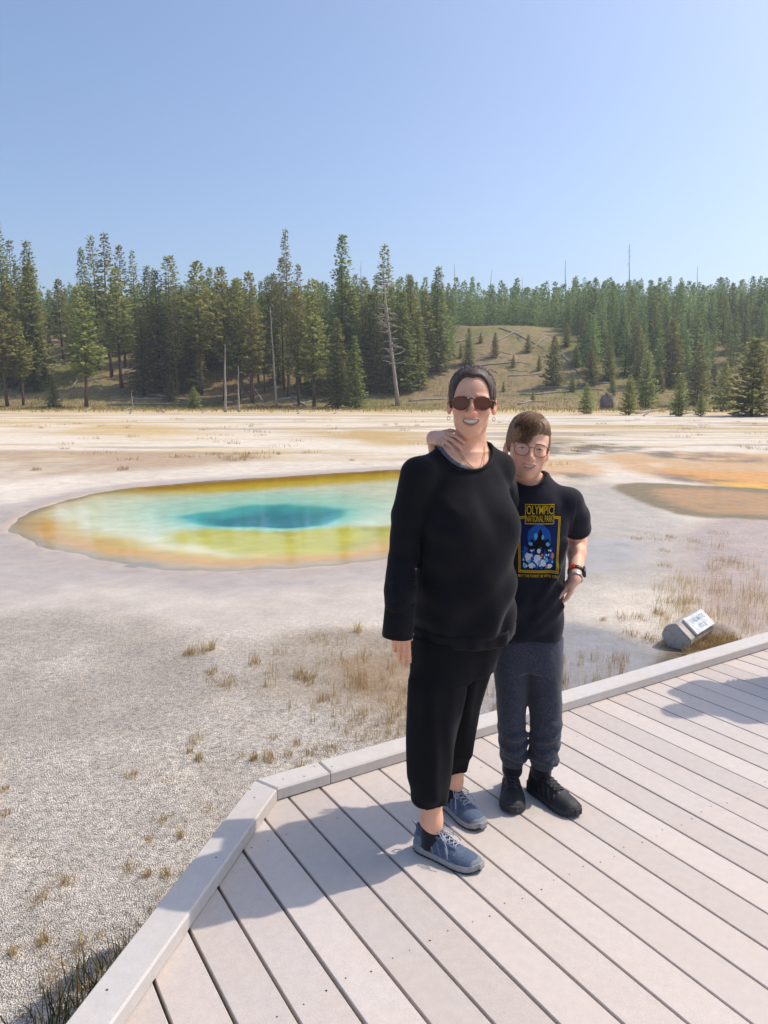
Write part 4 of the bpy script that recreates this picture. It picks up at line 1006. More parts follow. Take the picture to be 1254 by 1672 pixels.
def teeth_mesh(mo, M, hw):
    V = []; F = []; n = 25; xs = np.linspace(-hw * .93, hw * .93, n)
    for i, x in enumerate(xs):
        zc = np.interp(x, mo['xs'], mo['zc']); h_ = np.interp(x, mo['xs'], mo['hh']); y = np.polyval(mo['A'], x) + .0036 + .0012 * abs(math.sin(i / n * 27))
        for zz, dy in ((zc + h_ + .002, 0), (zc - h_ * .45, .0006), (zc - h_ * .6, .003)): V.append(tuple(M @ Vector((x, y + dy, zz))))
    for i in range(n - 1):
        for k in range(2): a = i * 3 + k; F.append((a, a + 1, a + 4, a + 3))
    return mesh_np('teeth', V, F)
M_TEETH = simple('tooth_enamel', srgb(244, 238, 226), .3, .5, .05); M_EYEW = simple('eye_white', srgb(214, 208, 200), .25, .5, .04); M_IRIS = simple('iris_brown', srgb(62, 44, 32), .2, .5, .1)
M_MOUTH = simple('mouth_inside', srgb(70, 26, 24), .7)
def hand(md, M, curl, spread=.09, size=1.0, k=.006, thumb=None, palm_l=.095):
    """a hand in local coordinates: wrist at origin, fingers along -Z, palm normal +Y (palm side), thumb on +X. curl: per finger three bend angles"""
    S_ = size
    for x0, x1 in ((-.027, -.024), (-.009, -.008), (.010, .009), (.027, .024)):
        md.u(rc((x0 * .75 * S_, 0, -.006 * S_), (x1 * S_ * 1.05, 0, -palm_l * .86 * S_), .0125 * S_, .0108 * S_, M), .012)
    roots = [(.027, -.088), (.0095, -.093), (-.0085, -.090), (-.0255, -.082)]; lens = [(.040, .025, .020), (.044, .028, .021), (.041, .026, .020), (.032, .020, .018)]
    for fi, ((rx, rz), ln) in enumerate(zip(roots, lens)):
        p = Vector((rx * S_, 0, rz * S_)); ang = 0; sp = (1.5 - fi) * spread; r = [.0088, .0082, .0076, .0064]
        if fi == 3: r = [q * .88 for q in r]
        pts = [p.copy()]
        for j in range(3):
            ang += curl[fi][j]; d = Vector((math.sin(sp) * math.cos(ang), math.sin(ang), -math.cos(ang) * math.cos(sp))); p = p + d * ln[j] * S_; pts.append(p.copy())
        md.chain([tuple(q) for q in pts], [q * S_ for q in r], .005, M, .003)
    th = thumb or [(.020, .004, -.018), (.040, .014, -.045), (.050, .020, -.072), (.052, .022, -.094)]
    md.chain([tuple(Vector(q) * S_) for q in th], [.0135 * S_, .0112 * S_, .0092 * S_, .0072 * S_], .010, M, .004)

def local_obj(name, me, parent, mat, base):
    V = verts_np(me); V -= np.array(base); set_verts(me, V); return link(name, me, parent, mat)
def fmatrix(loc, yaw=0, pitch=0, roll=0, sc=1.0):
    return Matrix.Translation(loc) @ Matrix.Rotation(yaw, 4, 'Z') @ Matrix.Rotation(pitch, 4, 'X') @ Matrix.Rotation(roll, 4, 'Y') @ Matrix.Scale(sc, 4)
def tube_obj(name, pts, rad, mat, parent, base, n=8, closed=False):
    mb = MB(); pts = [Vector(p) - Vector(base) for p in pts]
    if closed: pts = pts + [pts[0], pts[1]]
    mb.tube(pts, rad, n, cap=not closed); return mb.build(name, mat, parent, True)
def zaxis(bands):
    """bands: list of (z_end, step) from z_start"""
    z = [bands[0]]
    for ze, st in bands[1:]:
        while z[-1] < ze: z.append(z[-1] + st)
    return np.array(z)
# ================================================================ shoes
M_RUB = simple('rubber_sole', srgb(150, 150, 150), .7, .3, .15, 60, .3); M_RUBD = simple('dark_outsole', srgb(58, 58, 60), .75, .3, .2, 60, .3)
def shoe(parent, base, heel, toe, kind, root_label=None):
    heel = Vector(heel); toe = Vector(toe); d = (toe - heel); d.z = 0; L = d.length; d.normalize(); left = Vector((-d.y, d.x, 0))
    M = Matrix(((d.x, left.x, 0, heel.x), (d.y, left.y, 0, heel.y), (0, 0, 1, 0.0), (0, 0, 0, 1))); k = L / .26
    xs = np.array([0, .05, .12, .22, .35, .45, .55, .65, .75, .85, .93, 1.0]) * L
    hs = np.array([.066, .082, .086, .084, .082, .078, .068, .060, .054, .050, .044, .030]) * k
    ws = np.array([.014, .026, .032, .0345, .036, .039, .043, .0465, .0465, .042, .033, .012]) * k
    if kind == 'boot': hs = hs * 1.06; ws = ws * 1.04
    def up(X, Y, Z):
        h = np.interp(X, xs, hs); w = np.interp(X, xs, ws); zc = h * .38; hz = h - zc; zz = np.where(Z > zc, (Z - zc) / hz, (Z - zc) / (zc * 1.3)); tap = 1 - .28 * np.clip((Z - .03) / .06, 0, 1)
        dd = (((np.abs(Y) / (w * tap)) ** 2.4 + np.abs(zz) ** 2.4) ** (1 / 2.4) - 1) * .022
        return np.maximum(np.maximum(dd, .012 - Z), np.maximum(-X, X - L))
    m = Model(); m.u(Prim(up, (0, -.055, .0), (L, .055, .13), M), .0)
    if True:
        m.u(rc((.022, 0, .06), (.010, 0, .088), .018, .010, M), .01)
    oc = (.062 * k, 0, .118 if kind != 'boot' else .122); m.s(ell(oc, (.050, .030, .048), M), .006)
    # overlays: toe rand and eyestay ridges
    m.u(rc((.60 * L, -.040 * k, .024), (.90 * L, -.030 * k, .026), .0045, .0045, M), .006); m.u(rc((.60 * L, .042 * k, .024), (.90 * L, .032 * k, .026), .0045, .0045, M), .006)
    for s_ in (-1, 1): m.u(rc((.34 * L, s_ * .021 * k, .083 * k), (.64 * L, s_ * .017 * k, .060 * k), .0045, .0045, M), .006)
    e = 'shoe'
    if kind == 'boot': mats = (simple('boot_black', srgb(38, 38, 42), .6, .4, .3, 60, .3, .002), simple('boot_toe_grey', srgb(58, 58, 61), .75, .3, .3, 120), M_RUBD)
    else: mats = (simple('shoe_blue_mesh', srgb(84, 98, 120), .75, .3, .28, 160, .5, .002), simple('shoe_overlay', srgb(120, 126, 136), .7, .3, .25, 120), M_RUB)
    me = m.mesh('upper', .0028); uo = local_obj('shoe', me, parent, mats[0], base)
    ms = Model()
    def so(X, Y, Z):
        w = np.interp(X, xs, ws) + .0035; z1 = .026 + .010 * np.clip((.3 * L - X) / (.3 * L), 0, 1) + .010 * np.clip((X - .86 * L) / (.14 * L), 0, 1); z0 = .012 * np.clip((X - .8 * L) / (.2 * L), 0, 1) ** 2
        lug = .0022 * (np.sin(X * 420) > .2)
        return np.maximum(np.maximum(np.abs(Y) - w, Z - z1), np.maximum(z0 + lug * (Z < .008) - Z, np.maximum(-X - .004, X - L - .004)))
    ms.u(Prim(so, (-.006, -.056, 0), (L + .006, .056, .05), M), 0); so_ = local_obj('sole', ms.mesh('sole', .0028), uo, mats[2], base); mo_ = Model(); mo_.u(Prim(lambda X, Y, Z: np.maximum(so(X, np.abs(Y) - .0012, Z), Z - .0085 - .012 * np.clip((X - .8 * L) / (.2 * L), 0, 1) ** 2), (-.006, -.058, 0), (L + .006, .058, .03), M), 0); local_obj('outsole', mo_.mesh('outsole', .0028), so_, M_RUBD, base)
    # toe cap
    mt = Model(); mt.u(Prim(lambda X, Y, Z: np.maximum(up(X, Y, Z) - .0013, np.maximum(.88 * L - X + .35 * np.maximum(Z - .03, 0), Z - .042)), (.8 * L, -.055, 0), (L + .004, .055, .06), M), 0); local_obj('toe_cap', mt.mesh('toe_cap', .0028), uo, mats[1], base)
    if kind != 'boot':
        mt = Model(); mt.u(Prim(lambda X, Y, Z: np.maximum(up(X, Y, Z) - .002, np.maximum(X - .14 * L - .25 * (Z - .03), Z - .062)), (-.004, -.055, 0), (.3 * L, .055, .08), M), 0); local_obj('heel_counter', mt.mesh('heel_counter', .0028), uo, mats[1], base)
    st_ = Model(); st_.u(Prim(lambda X, Y, Z: np.maximum(np.maximum(up(X, Y, Z) - .0017, np.abs(np.mod(X + .7 * (Z - .05), .030) - .015) - .0036), np.maximum(np.maximum(.30 * L - X, X - .66 * L), np.maximum(.030 - Z, Z - np.interp(X, xs, hs) * .86))), (.28 * L, -.056, .02), (.70 * L, .056, .1), M), 0)
    tag(local_obj('side_overlay', st_.mesh('side_overlay', .0024), uo, mats[1], base), kind='stuff')
    # tongue and laces
    lc = simple('lace_' + kind, srgb(158, 164, 176) if kind != 'boot' else srgb(64, 64, 68), .8)
    tg = Model(); tg.u(rc((.36 * L, 0, .092 * k), (.28 * L, 0, (.118 if kind != 'boot' else .125) * k), .014, .016, M), 0); tg.s(ell((.26 * L - .012, 0, .125 * k), (.014, .03, .04), M), .004); local_obj('tongue', tg.mesh('tongue', .0028), uo, mats[0], base)
    mb = MB(); n = 5
    for i in range(n):
        f = i / (n - 1); x0 = (.36 + .26 * f) * L; x1 = (.36 + .26 * (f + .22)) * L; z_ = lambda x: np.interp(x, xs, hs) + .004
        for s_ in (-1, 1):
            a = Vector((x0, s_ * .019 * k, z_(x0) - .001)); b = Vector((min(x1, .64 * L), -s_ * .018 * k, z_(min(x1, .64 * L)) - .001)); c = (a + b) / 2; c.z += .004
            mb.tube([M @ a - Vector(base), M @ c - Vector(base), M @ b - Vector(base)], .0021, 5)
    if kind != 'boot':
        for s_ in (-1, 1):
            a = Vector((.36 * L, 0, .096 * k)); mb.tube([M @ (a + Vector(v)) - Vector(base) for v in ((0, 0, 0), (.012, s_ * .022, .006), (.035, s_ * .034, -.006), (.045, s_ * .026, -.014), (.02, s_ * .01, -.002), (0, 0, .001))], .0021, 5)
            mb.tube([M @ (a + Vector(v)) - Vector(base) for v in ((0, 0, 0), (.02, s_ * .016, .004), (.05, s_ * .04, -.022), (.06, s_ * .047, -.04))], .0019, 5)
        mb.tube([M @ Vector(v) - Vector(base) for v in ((-.001, .006, .074), (-.012, .005, .090), (-.012, -.005, .100), (-.002, -.006, .098), (.008, -.004, .086))], .0028, 5)
    tag(mb.build('lace', lc, uo, True), kind='stuff')
    return uo

# ================================================================ the woman
WB = (.24, 2.44, 0.0)
woman = empty('person', WB, 'woman in black sweater and cropped trousers wearing round sunglasses on the boardwalk', 'person')
wm = Model(); WH = fmatrix((.288, 2.452, 1.536), R(-7), R(-3), R(1), 1.0)
# torso axes
WY = R(26); wa = Vector((math.cos(WY), math.sin(WY), 0)); wf = Vector((math.sin(WY), -math.cos(WY), 0)); WC = Vector((.272, 2.455, 0))
def wl(a, f, z): return WC + wa * a + wf * f + Vector((0, 0, z))
head_model(wm, WH)
nk = [WH @ Vector((0, .034, -.058)), WH @ Vector((0, .038, -.112)), wl(0, -.012, 1.375), wl(0, -.01, 1.33)]
wm.chain([tuple(p) for p in nk], [.050, .047, .050, .062], .02)
mo = mouth_parts(wm, WH, .0265, -.0655, .0080, .0078, 'adult')
for s_ in (-1, 1): wm.u(rc(tuple(wl(s_ * .03, -.02, 1.385)), tuple(wl(s_ * .135, -.012, 1.325)), .032, .040), .035)      # trapezius
wm.u(loft([(.80, WC.x, WC.y, .11, .08), (1.1, WC.x, WC.y, .125, .088), (1.24, WC.x, WC.y, .130, .088), (1.30, WC.x, WC.y, .125, .074), (1.345, WC.x, WC.y + .006, .10, .056), (1.37, WC.x, WC.y + .01, .07, .05)], WY), .03)
for s_ in (-1, 1): wm.u(rc(tuple(wl(s_ * .012, .052, 1.322)), tuple(wl(s_ * .10, .022, 1.350)), .006, .008), .022)   # collar bones
# right arm and hand (hanging), legs
RS, RE, RW = Vector((.110, 2.375, 1.305)), Vector((.064, 2.385, 1.03)), Vector((.057, 2.300, .858))
wm.chain([tuple(RS), tuple(RE), tuple(RW)], [.042, .034, .026], .03)
MH = Matrix.Translation(RW) @ Matrix.Rotation(R(-14), 4, 'Z') @ Matrix.Rotation(R(-6), 4, 'X')
hand(wm, MH, [(.10, .2, .2), (.15, .25, .25), (.2, .3, .25), (.3, .3, .3)], .03, .90, thumb=[(.018, .004, -.018), (.030, .010, -.042), (.034, .014, -.066), (.033, .016, -.086)])
LS, LE, LW = Vector((.392, 2.53, 1.30)), Vector((.475, 2.78, 1.10)), Vector((.66, 2.86, 1.02))
wm.chain([tuple(LS), tuple(LE), tuple(LW)], [.042, .034, .026], .03)
hand(wm, Matrix.Translation(LW) @ Matrix.Rotation(R(90), 4, 'Z') @ Matrix.Rotation(R(75), 4, 'X'), [(.2, .3, .2)] * 4, .05, .96)
RA, LA = Vector((.163, 2.332, .09)), Vector((.262, 2.605, .09))
for hip, kn, an in ((wl(-.06, 0, .78), Vector((.175, 2.345, .44)), RA), (wl(.05, 0, .78), Vector((.272, 2.545, .45)), LA)):
    wm.chain([tuple(hip), tuple(kn), tuple(an + Vector((.0, .012, .16))), tuple(an + Vector((0, 0, .03))), tuple(an + Vector((0, 0, -.045)))], [.06, .05, .043, .033, .034], .03)
me = wm.mesh('body', .0026, zax=zaxis([.02, (.26, .005), (.62, .012), (.92, .0028), (1.22, .012), (1.665, .0026)]))
skin_attrs(me, WH, mo, .0265)
M_SKIN_W = mat_skin('skin_woman', srgb(234, 182, 150), srgb(202, 120, 106))
wbody = local_obj('body', me, woman, M_SKIN_W, WB)
local_obj('teeth', teeth_mesh(mo, WH, .0265), wbody, M_TEETH, WB)
# sweater
M_SWEAT = mat_cloth('black_knit', srgb(11, 11, 16), srgb(21, 20, 26), 700, .92, .06); M_UNDER = mat_cloth('grey_heather', srgb(58, 64, 74), srgb(112, 118, 128), 800, .9, .2); M_TROU = mat_cloth('black_trouser', srgb(8, 8, 12), srgb(14, 14, 19), 900, .95, .03)
def sweater(md, g=0.0):
    cx, cy = WC.x, WC.y
    md.u(loft([(.742 - g * 0, cx + .002, cy - .005, .168, .134), (.765, cx + .002, cy - .005, .174, .142), (.85, cx + .001, cy - .006, .173, .142), (.95, cx - .002, cy - .006, .168, .139), (1.05, cx - .004, cy - .004, .162, .134), (1.15, cx - .004, cy, .162, .126), (1.24, cx - .006, cy, .164, .108), (1.31, cx - .006, cy + .004, .152, .086), (1.352, cx, cy + .008, .115, .066), (1.385, cx, cy + .012, .075, .05)], WY, 2.25), 0)
    for s_ in (-1, 1):
        md.u(ell(tuple(wl(s_ * .072, .076, 1.125)), (.074, .056, .088)), .07)
        md.u(rc(tuple(wl(s_ * .05, -.012, 1.385)), tuple(wl(s_ * .142, -.005, 1.322)), .028, .046), .04)
    md.u(ell(tuple(wl(.0, .072, .93)), (.115, .066, .17)), .08)
sw = Model(); sweater(sw)
sw.chain([tuple(RS + Vector((.004, 0, .002))), tuple(RS.lerp(RE, .5) + Vector((-.006, 0, 0))), tuple(RE), tuple(RE.lerp(RW, .55) + Vector((-.004, -.008, 0))), tuple(RW + Vector((-.004, 0, .035)))], [.060, .056, .052, .051, .048], .03, None, .008)
sw.chain([tuple(LS), tuple(LE), tuple(LW + Vector((-.03, 0, 0)))], [.056, .052, .048], .03)
for z_, a0, a1, r_ in ((.875, -.03, .05, .006), (.955, .02, .06, .005), (.80, -.04, .05, .0065)):     # sleeve creases
    c = Vector((.06, 2.335, z_)); sw.u(rc((c.x - .03, c.y - .045, z_ + a0 * .3), (c.x + .035, c.y - .045, z_ + a1 * .3), r_, .003), .012)
qn = Quaternion((0, 0, 1), WY) @ Quaternion((1, 0, 0), R(16)) @ Quaternion((0, 1, 0), R(-4)); cn = wl(-.014, .030, 1.418)
NECK = lambda dz, r: ell(tuple(cn), (.106, .112, .104), None, Quaternion((0, 0, 1), WY) @ Quaternion((1, 0, 0), R(16)))
sw.s(NECK(.0, 0), .004)
me = sw.mesh('sweater', .0042)
V = verts_np(me); N = normals_np(me); L_ = V - np.array(WC)
a_ = L_[:, 0] * wa.x + L_[:, 1] * wa.y; f_ = L_[:, 0] * wf.x + L_[:, 1] * wf.y; z_ = V[:, 2]
fold = .0075 * np.sin(a_ * 46 + 5 * (z_ - .8) + 2.4 * vnoise(a_ * 9, z_ * 3, 3)) * sstep(1.05, .80, z_) + .0095 * (noise3(V * np.array([1, 1, .45]), 10, 5, 2)) + .006 * np.sin((z_ * .9 - a_ * .8) * 42 + 2.5 * vnoise(a_ * 7, z_ * 5, 12)) * sstep(.02, .10, f_) * sstep(1.12, .95, z_) + .0045 * np.sin((z_ * 1.0 + .55 * a_) * 60 + 3 * vnoise(a_ * 12, z_ * 8, 8)) * sstep(.12, .02, np.abs(a_ + .17)) * sstep(1.3, 1.1, z_)
band = np.where((z_ < .772) & (np.abs(a_) < .25), -.0022, 0)
V = V + N * (fold + band)[:, None]; set_verts(me, V)
sweat = local_obj('sweater', me, woman, M_SWEAT, WB)
def cuff(a, b, prof, mat, parent, base, name='cuff', n=40, rib=.0):
    a = Vector(a); b = Vector(b); d = (b - a).normalized(); u = d.cross(Vector((1, 0, 0))).normalized(); v = d.cross(u); V = []; F = []
    for t, r in prof:
        for i in range(n): an = 2 * math.pi * i / n; V.append(a.lerp(b, t) + (u * math.cos(an) + v * math.sin(an)) * (r + rib * (i % 2)) - Vector(base))
    for k in range(len(prof) - 1):
        for i in range(n): F.append((k * n + i, k * n + (i + 1) % n, (k + 1) * n + (i + 1) % n, (k + 1) * n + i))
    mb = MB(); mb.add(V, F); return mb.build(name, mat, parent, True)
cuff(RW + Vector((-.004, 0, .048)), RW + Vector((-.013, -.006, -.068)), [(0, .030), (.01, .046), (.05, .0492), (.5, .0500), (.95, .0512), (1.0, .0495), (1.0, .047), (.7, .044)], M_SWEAT, sweat, WB)
# neckline binding
def on_surface(md, c, dirs, rmax=.3):
    out = []
    for d in dirs:
        t = np.linspace(0, rmax, 600); P = np.array(c)[None] + t[:, None] * np.array(d)[None]; v = md.ev(P); k = np.nonzero(v > 0)[0]; out.append(Vector(P[k[0]] if len(k) else P[-1]))
    return out
nb = []
base_sw = Model(); sweater(base_sw)
def hem_band(md, c, prof, mat, parent, base, name, n=72):
    V = []; F = []
    for z, off in prof:
        for i in range(n):
            an = 2 * math.pi * i / n; d = np.array([math.cos(an), math.sin(an), 0]); t = np.linspace(.02, .3, 400); P = np.array([c.x, c.y, max(z, prof_z0)])[None] + t[:, None] * d; v = md.ev(P); k = np.nonzero(v > 0)[0]; r = t[k[0]] if len(k) else .1
            fold_ = .0045 * math.sin(an * 9 + 1.3) + .003 * math.sin(an * 17 + .4)
            V.append(Vector((c.x + d[0] * (r + off + fold_), c.y + d[1] * (r + off + fold_), z + .004 * math.sin(an * 3 + 1))) - Vector(base))
    for k in range(len(prof) - 1):
        for i in range(n): F.append((k * n + i, k * n + (i + 1) % n, (k + 1) * n + (i + 1) % n, (k + 1) * n + i))
    mb = MB(); mb.add(V, F); return mb.build(name, mat, parent, True)
prof_z0 = .768
hem_band(base_sw, Vector((WC.x, WC.y, 0)), [(.790, -.006), (.786, .0035), (.778, .0048), (.758, .0040), (.742, .0015), (.739, -.002), (.745, -.012)], M_SWEAT, sweat, WB, 'hem_band')
for i in range(64):
    an = 2 * math.pi * i / 64; best = None
    for t in np.linspace(-1.2, .25, 120):                      # walk the opening's ellipsoid down to the cloth
        p = cn + qn @ Vector((.106 * math.cos(an) * math.cos(t), .112 * math.sin(an) * math.cos(t), .104 * math.sin(t)))
        if base_sw.ev([p])[0] > 0: best = p; break
    nb.append(best if best is not None else p)
tube_obj('neck_binding', nb, .0048, M_SWEAT, sweat, WB, 7, True)
us = Model(); sweater(us); usd = Model(); 
us.ops = [(o, k, p) for o, k, p in us.ops]
def inner(X, Y, Z, md=us):
    d = None
    for o, k, p in md.ops: v = p(X, Y, Z); d = v if d is None else smin(d, v, k)
    return d + .0055
un = Model(); un.u(Prim(inner, (.05, 2.25, 1.16), (.50, 2.66, 1.43)), 0); un.s(ell(tuple(cn + wa * .012 + Vector((0, 0, .012))), (.098, .110, .102), None, qn), .003); un.s(Prim(lambda X, Y, Z: 1.2 - (1.36 - Z) * 0 - Z if False else Z - 1.16, (0, 2, 1.0), (.6, 3, 1.16)), .001)
me = un.mesh('undershirt', .0036, (.06, 2.26, 1.17), (.50, 2.65, 1.43)); local_obj('undershirt', me, woman, M_UNDER, WB)
# trousers
tr_ = Model(); tr_.u(loft([(.62, WC.x - .022, WC.y, .132, .120), (.70, WC.x - .018, WC.y, .142, .130), (.80, WC.x - .010, WC.y, .148, .128), (.86, WC.x, WC.y, .146, .118)], WY, 2.2), 0)
tr_.u(loft([(.202, .155, 2.330, .058, .058), (.30, .158, 2.333, .068, .066), (.45, .166, 2.350, .079, .080), (.58, .178, 2.375, .094, .098), (.70, .186, 2.395, .098, .106), (.76, .195, 2.40, .098, .106)], WY, 2.2), .04)
tr_.u(loft([(.172, .258, 2.595, .054, .054), (.28, .262, 2.585, .066, .068), (.45, .272, 2.555, .074, .080), (.60, .294, 2.525, .086, .094), (.72, .312, 2.50, .092, .104)], WY, 2.2), .025)
for a_p, b_p in ((((.150, 2.285, .60), (.165, 2.270, .25))), (((.10, 2.33, .62), (.108, 2.315, .30))), (((.30, 2.45, .58), (.300, 2.53, .26)))): tr_.u(rc(a_p, b_p, .012, .008), .06)
for c in ((.155, 2.330, .20), (.258, 2.595, .17)): tr_.s(rc((c[0], c[1], c[2] - .05), (c[0], c[1], c[2] + .04), .050, .048), .004)
me = tr_.mesh('trousers', .0045); V = verts_np(me); N = normals_np(me)
an = np.arctan2(V[:, 1] - 2.36, V[:, 0] - .17); V = V + N * (.007 * noise3(V * np.array([1, 1, .35]), 13, 9, 2) + .0035 * np.sin(V[:, 0] * 70 + V[:, 1] * 46 + 2 * vnoise(V[:, 0] * 8, V[:, 2] * 4, 4)) * sstep(.7, .5, V[:, 2]))[:, None]; set_verts(me, V)
local_obj('trousers', me, woman, M_TROU, WB)
# socks and shoes
M_SOCK = mat_cloth('black_sock', srgb(18, 18, 22), srgb(32, 32, 38), 900)
for an_, z1 in ((RA, .108), (LA, .100)):
    sk = Model(); sk.u(rc((an_.x, an_.y, .03), (an_.x - .003, an_.y, z1), .036, .0375), 0); sk.s(ell((an_.x, an_.y, z1 + .047), (.06, .06, .03)), .002); local_obj('sock', sk.mesh('sock', .003), woman, M_SOCK, WB)
shoe(woman, WB, (.112, 2.366, 0), (.322, 2.228, 0), 'shoe'); shoe(woman, WB, (.222, 2.668, 0), (.358, 2.457, 0), 'shoe')
# hair
M_HAIR_W = mat_hair('dark_brown_hair', srgb(32, 25, 23), srgb(104, 86, 76))
hc = Model(); hc.u(ell((0, .022, .0385), (.0775, .0965, .0835), WH), 0)
for s_ in (-1, 1): hc.u(ell((s_ * .067, -.004, .014), (.009, .022, .034), WH), .012)
hc.u(ell((0, -.014, .040), (.0700, .078, .0745), WH), .015); hc.u(ell((0, .085, .0), (.06, .045, .06), WH), .03); hc.u(ell((0, .125, .012), (.032, .030, .030), WH), .012)
hc.s(ell((.020, -.098, -.006), (.0430, .074, .0945), WH), .012); hc.s(ell((-.020, -.098, -.006), (.0430, .074, .0945), WH), .012); hc.s(ell((0, -.03, -.075), (.12, .10, .062), WH), .008)
me = hc.mesh('hair', .0028); V = verts_np(me); N = normals_np(me); L_ = np.concatenate([V, np.ones((len(V), 1))], 1) @ np.array(WH.inverted()).T
V = V + N * ((.0007 * np.sin(L_[:, 0] * 620 + 5 * vnoise(L_[:, 0] * 60, L_[:, 1] * 20, 4)) + .0006 * noise3(L_, 90, 2, 1)) * sstep(-.075, -.03, L_[:, 1]))[:, None]; set_verts(me, V)
whair = local_obj('hair', me, woman, M_HAIR_W, WB)
def slerp_strands(n, starts, ends, ctr, rad, lift, K, r0, M, rg, wob=.012, flip=0):
    pts = np.empty((n, K, 3)); ts = np.linspace(0, 1, K)
    for i in range(n):
        a = starts(rg); b = ends(rg); a = a / np.linalg.norm(a); b = b / np.linalg.norm(b); om = math.acos(np.clip(a @ b, -1, 1)) + 1e-6; lf = lift(rg); ph = rg.uniform(0, 6.28)
        w1 = rg.normal(0, wob, 3)
        for j, t in enumerate(ts):
            d = (math.sin((1 - t) * om) * a + math.sin(t * om) * b) / math.sin(om) + w1 * math.sin(t * 3.1)
            p = np.array(ctr) + d * np.array(rad) * (1 + lf * math.sin(min(1, t * 1.15) * math.pi) + .01 * math.sin(t * 6 + ph)); pts[i, j] = M @ Vector(p)
    rr = r0 * np.clip(1.15 - ts, .15, 1)[None] * rg.uniform(.6, 1.2, (n, 1)); return pts, rr
rg = np.random.default_rng(5)
def ws(rg): t = rg.uniform(-1.45, 1.45); return np.array([math.sin(t) * .92, -.66 + .75 * rg.random() ** 1.5 + .55 * (abs(t) / 1.45) ** 2, .98 * math.cos(t) ** .8 + rg.normal(0, .03)])
pts, rr = slerp_strands(620, ws, lambda r: np.array([r.normal(0, .1), 1, .1 + r.normal(0, .08)]), (0, .012, .0395), (.0780, .1025, .0832), lambda r: .004 + abs(r.normal(0, .008)), 7, .0008, WH, rg, .004)
local_obj('hair_strands', strands_mesh('hair_strands', pts, rr), whair, M_HAIR_W, WB)
pts, rr = slerp_strands(150, ws, lambda r: np.array([r.normal(0, .1), 1, .1 + r.normal(0, .08)]), (0, .010, .0395), (.0785, .1040, .0835), lambda r: .008 + abs(r.normal(0, .008)), 7, .0009, WH, rg, .005)
local_obj('grey_strands', strands_mesh('grey_strands', pts, rr), whair, mat_hair('greying_hair', srgb(96, 84, 78), srgb(160, 146, 136)), WB)
def wfly(rg): t = rg.uniform(-1.2, 1.2); return np.array([math.sin(t), -.5 + rg.normal(0, .25), math.cos(t)])
pts, rr = slerp_strands(26, wfly, lambda r: np.array([r.normal(0, .8), .8, .7 + r.normal(0, .3)]), (0, .022, .0385), (.080, .098, .086), lambda r: abs(r.normal(.015, .02)), 6, .0004, WH, rg, .006)
local_obj('flyaway_strands', strands_mesh('flyaway_strands', pts, rr), whair, M_HAIR_W, WB)
# sunglasses
M_TORT = NT('tortoise_frame'); _P = M_TORT.coord('Object'); _c = M_TORT.ramp(M_TORT.noise(_P, 120, 3, .6), [(.4, tuple(srgb(48, 24, 14))), (.62, tuple(srgb(150, 84, 38)))]); M_TORT.bsdf(_c, .2, .6); M_TORT = M_TORT.mat
M_LENS = NT('brown_lens'); _b = M_LENS.bsdf(tuple(srgb(112, 58, 36)), .10, .45); M_LENS = M_LENS.mat
def spectacles(M, parent, base, name, cx, cz, rx, rz, yfr, thick, mframe, mlens, lens_alpha, md, temple_y=.02, bridge_z=.004, flat_top=0.0):
    fr = MB(); root = None
    out = {}
    for s_ in (-1, 1):
        ring = []
        for i in range(40):
            a = 2 * math.pi * i / 40; x = s_ * cx + rx * math.cos(a); z = cz + rz * math.sin(a) * (1 - flat_top * max(0, math.sin(a))); ring.append(M @ Vector((x, yfr + .020 * ((x / .07) ** 2), z)) - Vector(base))
        fr.tube(ring + ring[:2], thick, 6, False)
        out[s_] = ring
        hx = s_ * (cx + rx); fr.tube([M @ Vector(p) - Vector(base) for p in ((hx - s_ * .002, yfr + .018, cz + rz * .35), (s_ * .0705, yfr + .027, cz + rz * .38), (s_ * .0770, temple_y - .03, cz + .006), (s_ * .0790, temple_y, cz + .003), (s_ * .078, temple_y + .018, cz - .014))], thick * .85, 6)
    fr.tube([M @ Vector(p) - Vector(base) for p in ((-(cx - rx) - .001, yfr + .001, cz + bridge_z), (-.004, yfr - .003, cz + bridge_z + .004), (.004, yfr - .003, cz + bridge_z + .004), ((cx - rx) + .001, yfr + .001, cz + bridge_z))], thick, 6)
    fo = fr.build(name, mframe, parent, True)
    for s_ in (-1, 1):
        mb = MB(); ring = out[s_]; c = sum(ring, Vector()) / len(ring); c = c + (M.to_3x3() @ Vector((0, -.0022, 0))); n = len(ring)
        mb.add(ring + [c], [(i, (i + 1) % n, n) for i in range(n)]); mb.build('lens', mlens, fo, True)
    return fo
yb = face_y(wm, WH, 0, .004)
spectacles(WH, woman, WB, 'sunglasses', .0338, -.004, .0265, .0222, yb - .010, .0024, M_TORT, M_LENS, 1, wm, .012, .010, .15)
M_GOLD = simple('gold_metal', srgb(190, 150, 90), .25, .5, .05, Metallic=1.0)
for s_ in (-1, 1):
    c = Vector((s_ * .074, .006, -.052)); tube_obj('earring', [WH @ (c + Vector((.0048 * math.cos(t), -.004 * math.cos(t), .0062 * math.sin(t)))) for t in np.linspace(0, 6.283, 16, False)], .0008, M_GOLD, woman, WB, 5, True)
